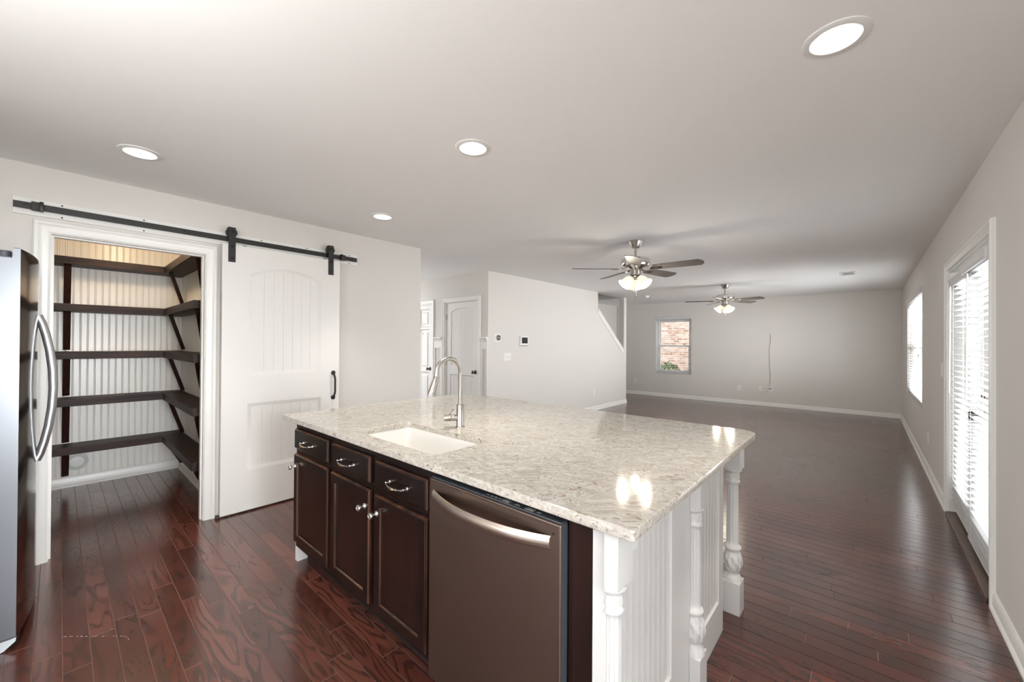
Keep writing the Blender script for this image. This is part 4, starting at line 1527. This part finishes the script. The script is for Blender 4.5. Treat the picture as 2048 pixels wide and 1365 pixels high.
def post(label, x, y, half):
    t = thing('carved_post', label, 'post', (x, y, 0), 'white carved island posts')
    a0, a1 = (-PI / 2, PI / 2) if half else (0, 2 * PI)
    x0 = x if half else x - 0.0445
    x1 = x + (0.040 if half else 0.0445)
    MB().box(x0, x1, y - 0.0445, y + 0.0445, 0.735, ZT, 0.0015).build('top_block', M['island_white'], t)
    sh_ = MB()
    sh_.lathe(dense(PR), (x, y, 0), n=(48 if half else 96), a0=a0, a1=a1, rf=carve)
    sh_.build('turned_shaft', M['island_white'], t, 60)
    MB().box(x0, x1, y - 0.0445, y + 0.0445, 0.0, 0.160, 0.0015).build('base_block', M['island_white'], t)
    return t
post('white carved half post at the near corner of the island', XE + 0.0005, 0.9905, True)
post('white carved half post midway along the island end panel', XE + 0.0005, 1.672, True)
post('white carved freestanding post under the far worktop overhang', -0.5165, 2.320, False)

# ------------------------------------------------------------------ small wall fittings
def plate(label, cat, name, fn, u, v, wu, hv, kind='outlet', group=None, mat='plastic'):
    t = thing(name, label, cat, fn(u, v, 0), group)
    b_ = MB()
    b_.slab(rrect(u - wu / 2, u + wu / 2, v - hv / 2, v + hv / 2, 0.004, 3), fn, [(0, 0), (0, 0.003), (0.003, 0.006)])
    b_.build('cover_plate', M[mat], t)
    if kind in ('outlet', 'outlet_flat'):
        flat = kind == 'outlet_flat'
        for s in (-1, 1):
            cu, cv = (u + s * 0.0195, v) if flat else (u, v + s * 0.0195)
            ro = MB().slab(rrect(cu - 0.0155, cu + 0.0155, cv - 0.0145, cv + 0.0145, 0.010, 5), fn, [(0, 0.005), (0, 0.0085)]).build('receptacle', M[mat], t)
            for q in (-1, 1):
                a_, b2 = (0.0, 0.0062 * q) if flat else (0.0062 * q, 0.003)
                hu, hv_ = (0.0042, 0.0011) if flat else (0.0011, 0.0042)
                MB().slab(rect(cu + a_ - hu, cu + a_ + hu, cv + b2 - hv_, cv + b2 + hv_), fn, [(0, 0.0085), (0, 0.0089)]).build('slot', M['slot'], ro)
            gu, gv = (cu - 0.009, cv) if flat else (cu, cv - 0.008)
            MB().slab(circle(gu, gv, 0.0024, 10), fn, [(0, 0.0085), (0, 0.0089)]).build('ground_hole', M['slot'], ro)
    elif kind.startswith('switch'):
        n_ = int(kind[6:])
        for i in range(n_):
            cu = u + (i - (n_ - 1) / 2) * 0.046
            s_ = MB()
            s_.slab(rect(cu - 0.005, cu + 0.005, v - 0.012, v + 0.012), fn, [(0, 0.005), (0, 0.0075)])
            s_.slab(rect(cu - 0.0035, cu + 0.0035, v - 0.001, v + 0.009), fn, [(0, 0.0075), (0.001, 0.017)])
            s_.build('toggle', M['plastic_dim'], t)
    elif kind == 'rocker':
        s_ = MB()
        s_.slab(rect(u - 0.016, u + 0.016, v - 0.033, v + 0.033), fn, [(0, 0.005), (0, 0.009)])
        s_.build('rocker', M[mat], t)
    elif kind == 'coax':
        s_ = MB()
        s_.lathe([(0.006, 0.004), (0.006, 0.014), (0.0, 0.0145)], fn(u, v, 0.0), Vector(fn(0, 0, 1)) - Vector(fn(0, 0, 0)), 12)
        s_.build('jack', M['nickel'], t)
    return t

fS = fx_map(XT, 1)
fB = fy_map(YB, -1)
fR = fx_map(XR, -1)
plate('white wall outlet low on the stair wall', 'outlet', 'wall_outlet', fS, 7.265, 0.37, 0.072, 0.115)
plate('white three-toggle switch plate below the thermostat', 'switch', 'light_switch', fS, 4.622, 1.158, 0.165, 0.118, 'switch3')
plate('white wall outlet left of the brick-view window', 'outlet', 'wall_outlet', fB, -4.745, 0.365, 0.075, 0.118)
plate('white cable jack plate right of the brick-view window, on far wall', 'outlet', 'cable_jack', fB, -2.205, 0.37, 0.075, 0.118, 'coax')
plate('white jack plate left of the hanging cable on the far wall', 'outlet', 'cable_jack', fB, -1.782, 0.375, 0.080, 0.118, 'coax')
plate('white wall outlet under the hanging cable with a plug in it', 'outlet', 'wall_outlet', fB, -1.588, 0.37, 0.075, 0.118)
plate('white rocker switch plate left of the patio door', 'switch', 'light_switch', fR, 5.18, 1.16, 0.115, 0.120, 'rocker', mat='plastic')
plate('white wall outlet low on the right wall before the patio door', 'outlet', 'wall_outlet', fR, 6.23, 0.37, 0.075, 0.118)
plate('white sideways outlet on the island end panel', 'outlet', 'wall_outlet', fx_map(-0.5203, 1), 1.105, 0.795, 0.118, 0.076, 'outlet_flat')

th_ = thing('thermostat', 'round thermostat with dark dial on a white square plate, on stair wall', 'thermostat', (XT, 4.398, 1.452))
MB().slab(rrect(4.398 - 0.072, 4.398 + 0.062, 1.452 - 0.062, 1.452 + 0.062, 0.012, 4), fS, [(0, 0), (0, 0.004), (0.002, 0.005)]).build('back_plate', M['plastic'], th_)
MB().lathe([(0.043, 0.005), (0.043, 0.020), (0.040, 0.024), (0.035, 0.025)], (XT, 4.398, 1.452), (1, 0, 0), 40).build('ring', M['nickel'], th_)
dp = MB().lathe([(0.0365, 0.018), (0.0365, 0.0262), (0.0, 0.0268)], (XT, 4.398, 1.452), (1, 0, 0), 40).build('display', M['screen'], th_)
b = MB()
for cy_, hw_, hh_ in ((4.390, 0.008, 0.013), (4.414, 0.006, 0.010)):
    b.slab(rrect(cy_ - hw_, cy_ + hw_, 1.452 - hh_, 1.452 + hh_, 0.004, 3), fS, [(0, 0.0266), (0, 0.0274)], holes=[rrect(cy_ - hw_ + 0.0035, cy_ + hw_ - 0.0035, 1.452 - hh_ + 0.0035, 1.452 + hh_ - 0.0035, 0.002, 3)])
b.build('digits', M['plastic'], dp)

sp_ = thing('security_panel', 'square alarm keypad with grey screen on the stair wall', 'alarm panel', (XT, 4.99, 1.408))
MB().slab(rrect(4.905, 5.105, 1.322, 1.486, 0.010, 4), fS, [(0, 0), (0, 0.024), (0.003, 0.028)]).build('case', M['plastic'], sp_)
MB().slab(rect(4.935, 5.083, 1.368, 1.464), fS, [(0, 0.027), (0, 0.0287)]).build('screen', M['screen'], sp_)
MB().slab(rect(4.915, 5.095, 1.326, 1.340), fS, [(0, 0.027), (0, 0.0290)]).build('speaker_bar', M['grey'], sp_)

# hanging cable and lead on the far wall
b = MB()
pts = []
for k in range(21):
    q = k / 20
    z = 1.605 - q * (1.605 - 0.455)
    x = -1.582 - 0.020 * math.sin(q * PI) ** 2 * (1 if q < 0.6 else 0.3) + 0.006 * math.sin(q * 17)
    pts.append((x, YB - 0.012, z))
b.tube(pts, 0.0048, 8)
wc = tag(b.build('hanging_cable', M['cable']), 'pale cable hanging down the far wall', 'cable')
b = MB()
b.lathe([(0.017, 0.0), (0.019, 0.018), (0.012, 0.036), (0.004, 0.042)], (-1.588, YB - 0.0095, 0.40), (0, -1, 0), 16)
b.build('plug', M['grey'], wc)
b = MB()
b.tube([(-1.80, YB - 0.016, 0.345), (-1.775, YB - 0.022, 0.322), (-1.73, YB - 0.022, 0.312), (-1.67, YB - 0.022, 0.320), (-1.62, YB - 0.022, 0.345), (-1.592, YB - 0.016, 0.356)], 0.004, 8)
tag(b.build('short_lead', M['cable']), 'short pale lead looped between the two plates on the far wall', 'cable')

# ceiling fittings
def ceiling_vent(label, x0, x1, y0, y1, along):
    t = thing('ceiling_vent', label, 'vent', ((x0 + x1) / 2, (y0 + y1) / 2, H), 'ceiling vents')
    m_ = 0.028
    b_ = MB()
    b_.slab(rect(x0, x1, y0, y1), fz_map(H, -1), [(0, 0), (0, 0.006), (0.004, 0.009)], holes=[rect(x0 + m_, x1 - m_, y0 + m_, y1 - m_)])
    b_.build('frame', M['plastic_dim'], t)
    MB().box(x0 + m_, x1 - m_, y0 + m_, y1 - m_, H - 0.0015, H - 0.0005).build('backing', M['grey'], t)
    s_ = MB()
    k = 7
    for i in range(k):
        if along == 'x':
            y = y0 + m_ + (y1 - y0 - 2 * m_) * (i + 0.5) / k
            s_.bar((x0 + m_, y, H - 0.005), (x1 - m_, y, H - 0.005), 0.009, 0.0016, (0, 0.5, 0.8))
        else:
            x = x0 + m_ + (x1 - x0 - 2 * m_) * (i + 0.5) / k
            s_.bar((x, y0 + m_, H - 0.005), (x, y1 - m_, H - 0.005), 0.009, 0.0016, (0.5, 0, 0.8))
    s_.build('slats', M['plastic_dim'], t)
ceiling_vent('rectangular ceiling vent near the right-hand wall', -0.29, -0.11, 7.56, 7.90, 'y')
ceiling_vent('rectangular ceiling vent near the far wall, left side', -3.86, -3.54, 9.45, 9.62, 'x')
sd = thing('smoke_detector', 'round white smoke detector on the ceiling by the stair opening', 'smoke detector', (-3.65, 8.62, H))
MB().lathe([(0.070, 0.0), (0.070, -0.010), (0.062, -0.014)], (-3.65, 8.62, H), n=32).build('base', M['plastic_dim'], sd)
MB().lathe([(0.060, -0.012), (0.060, -0.030), (0.048, -0.042), (0.020, -0.046), (0.0, -0.046)], (-3.65, 8.62, H), n=32).build('cover', M['plastic'], sd)
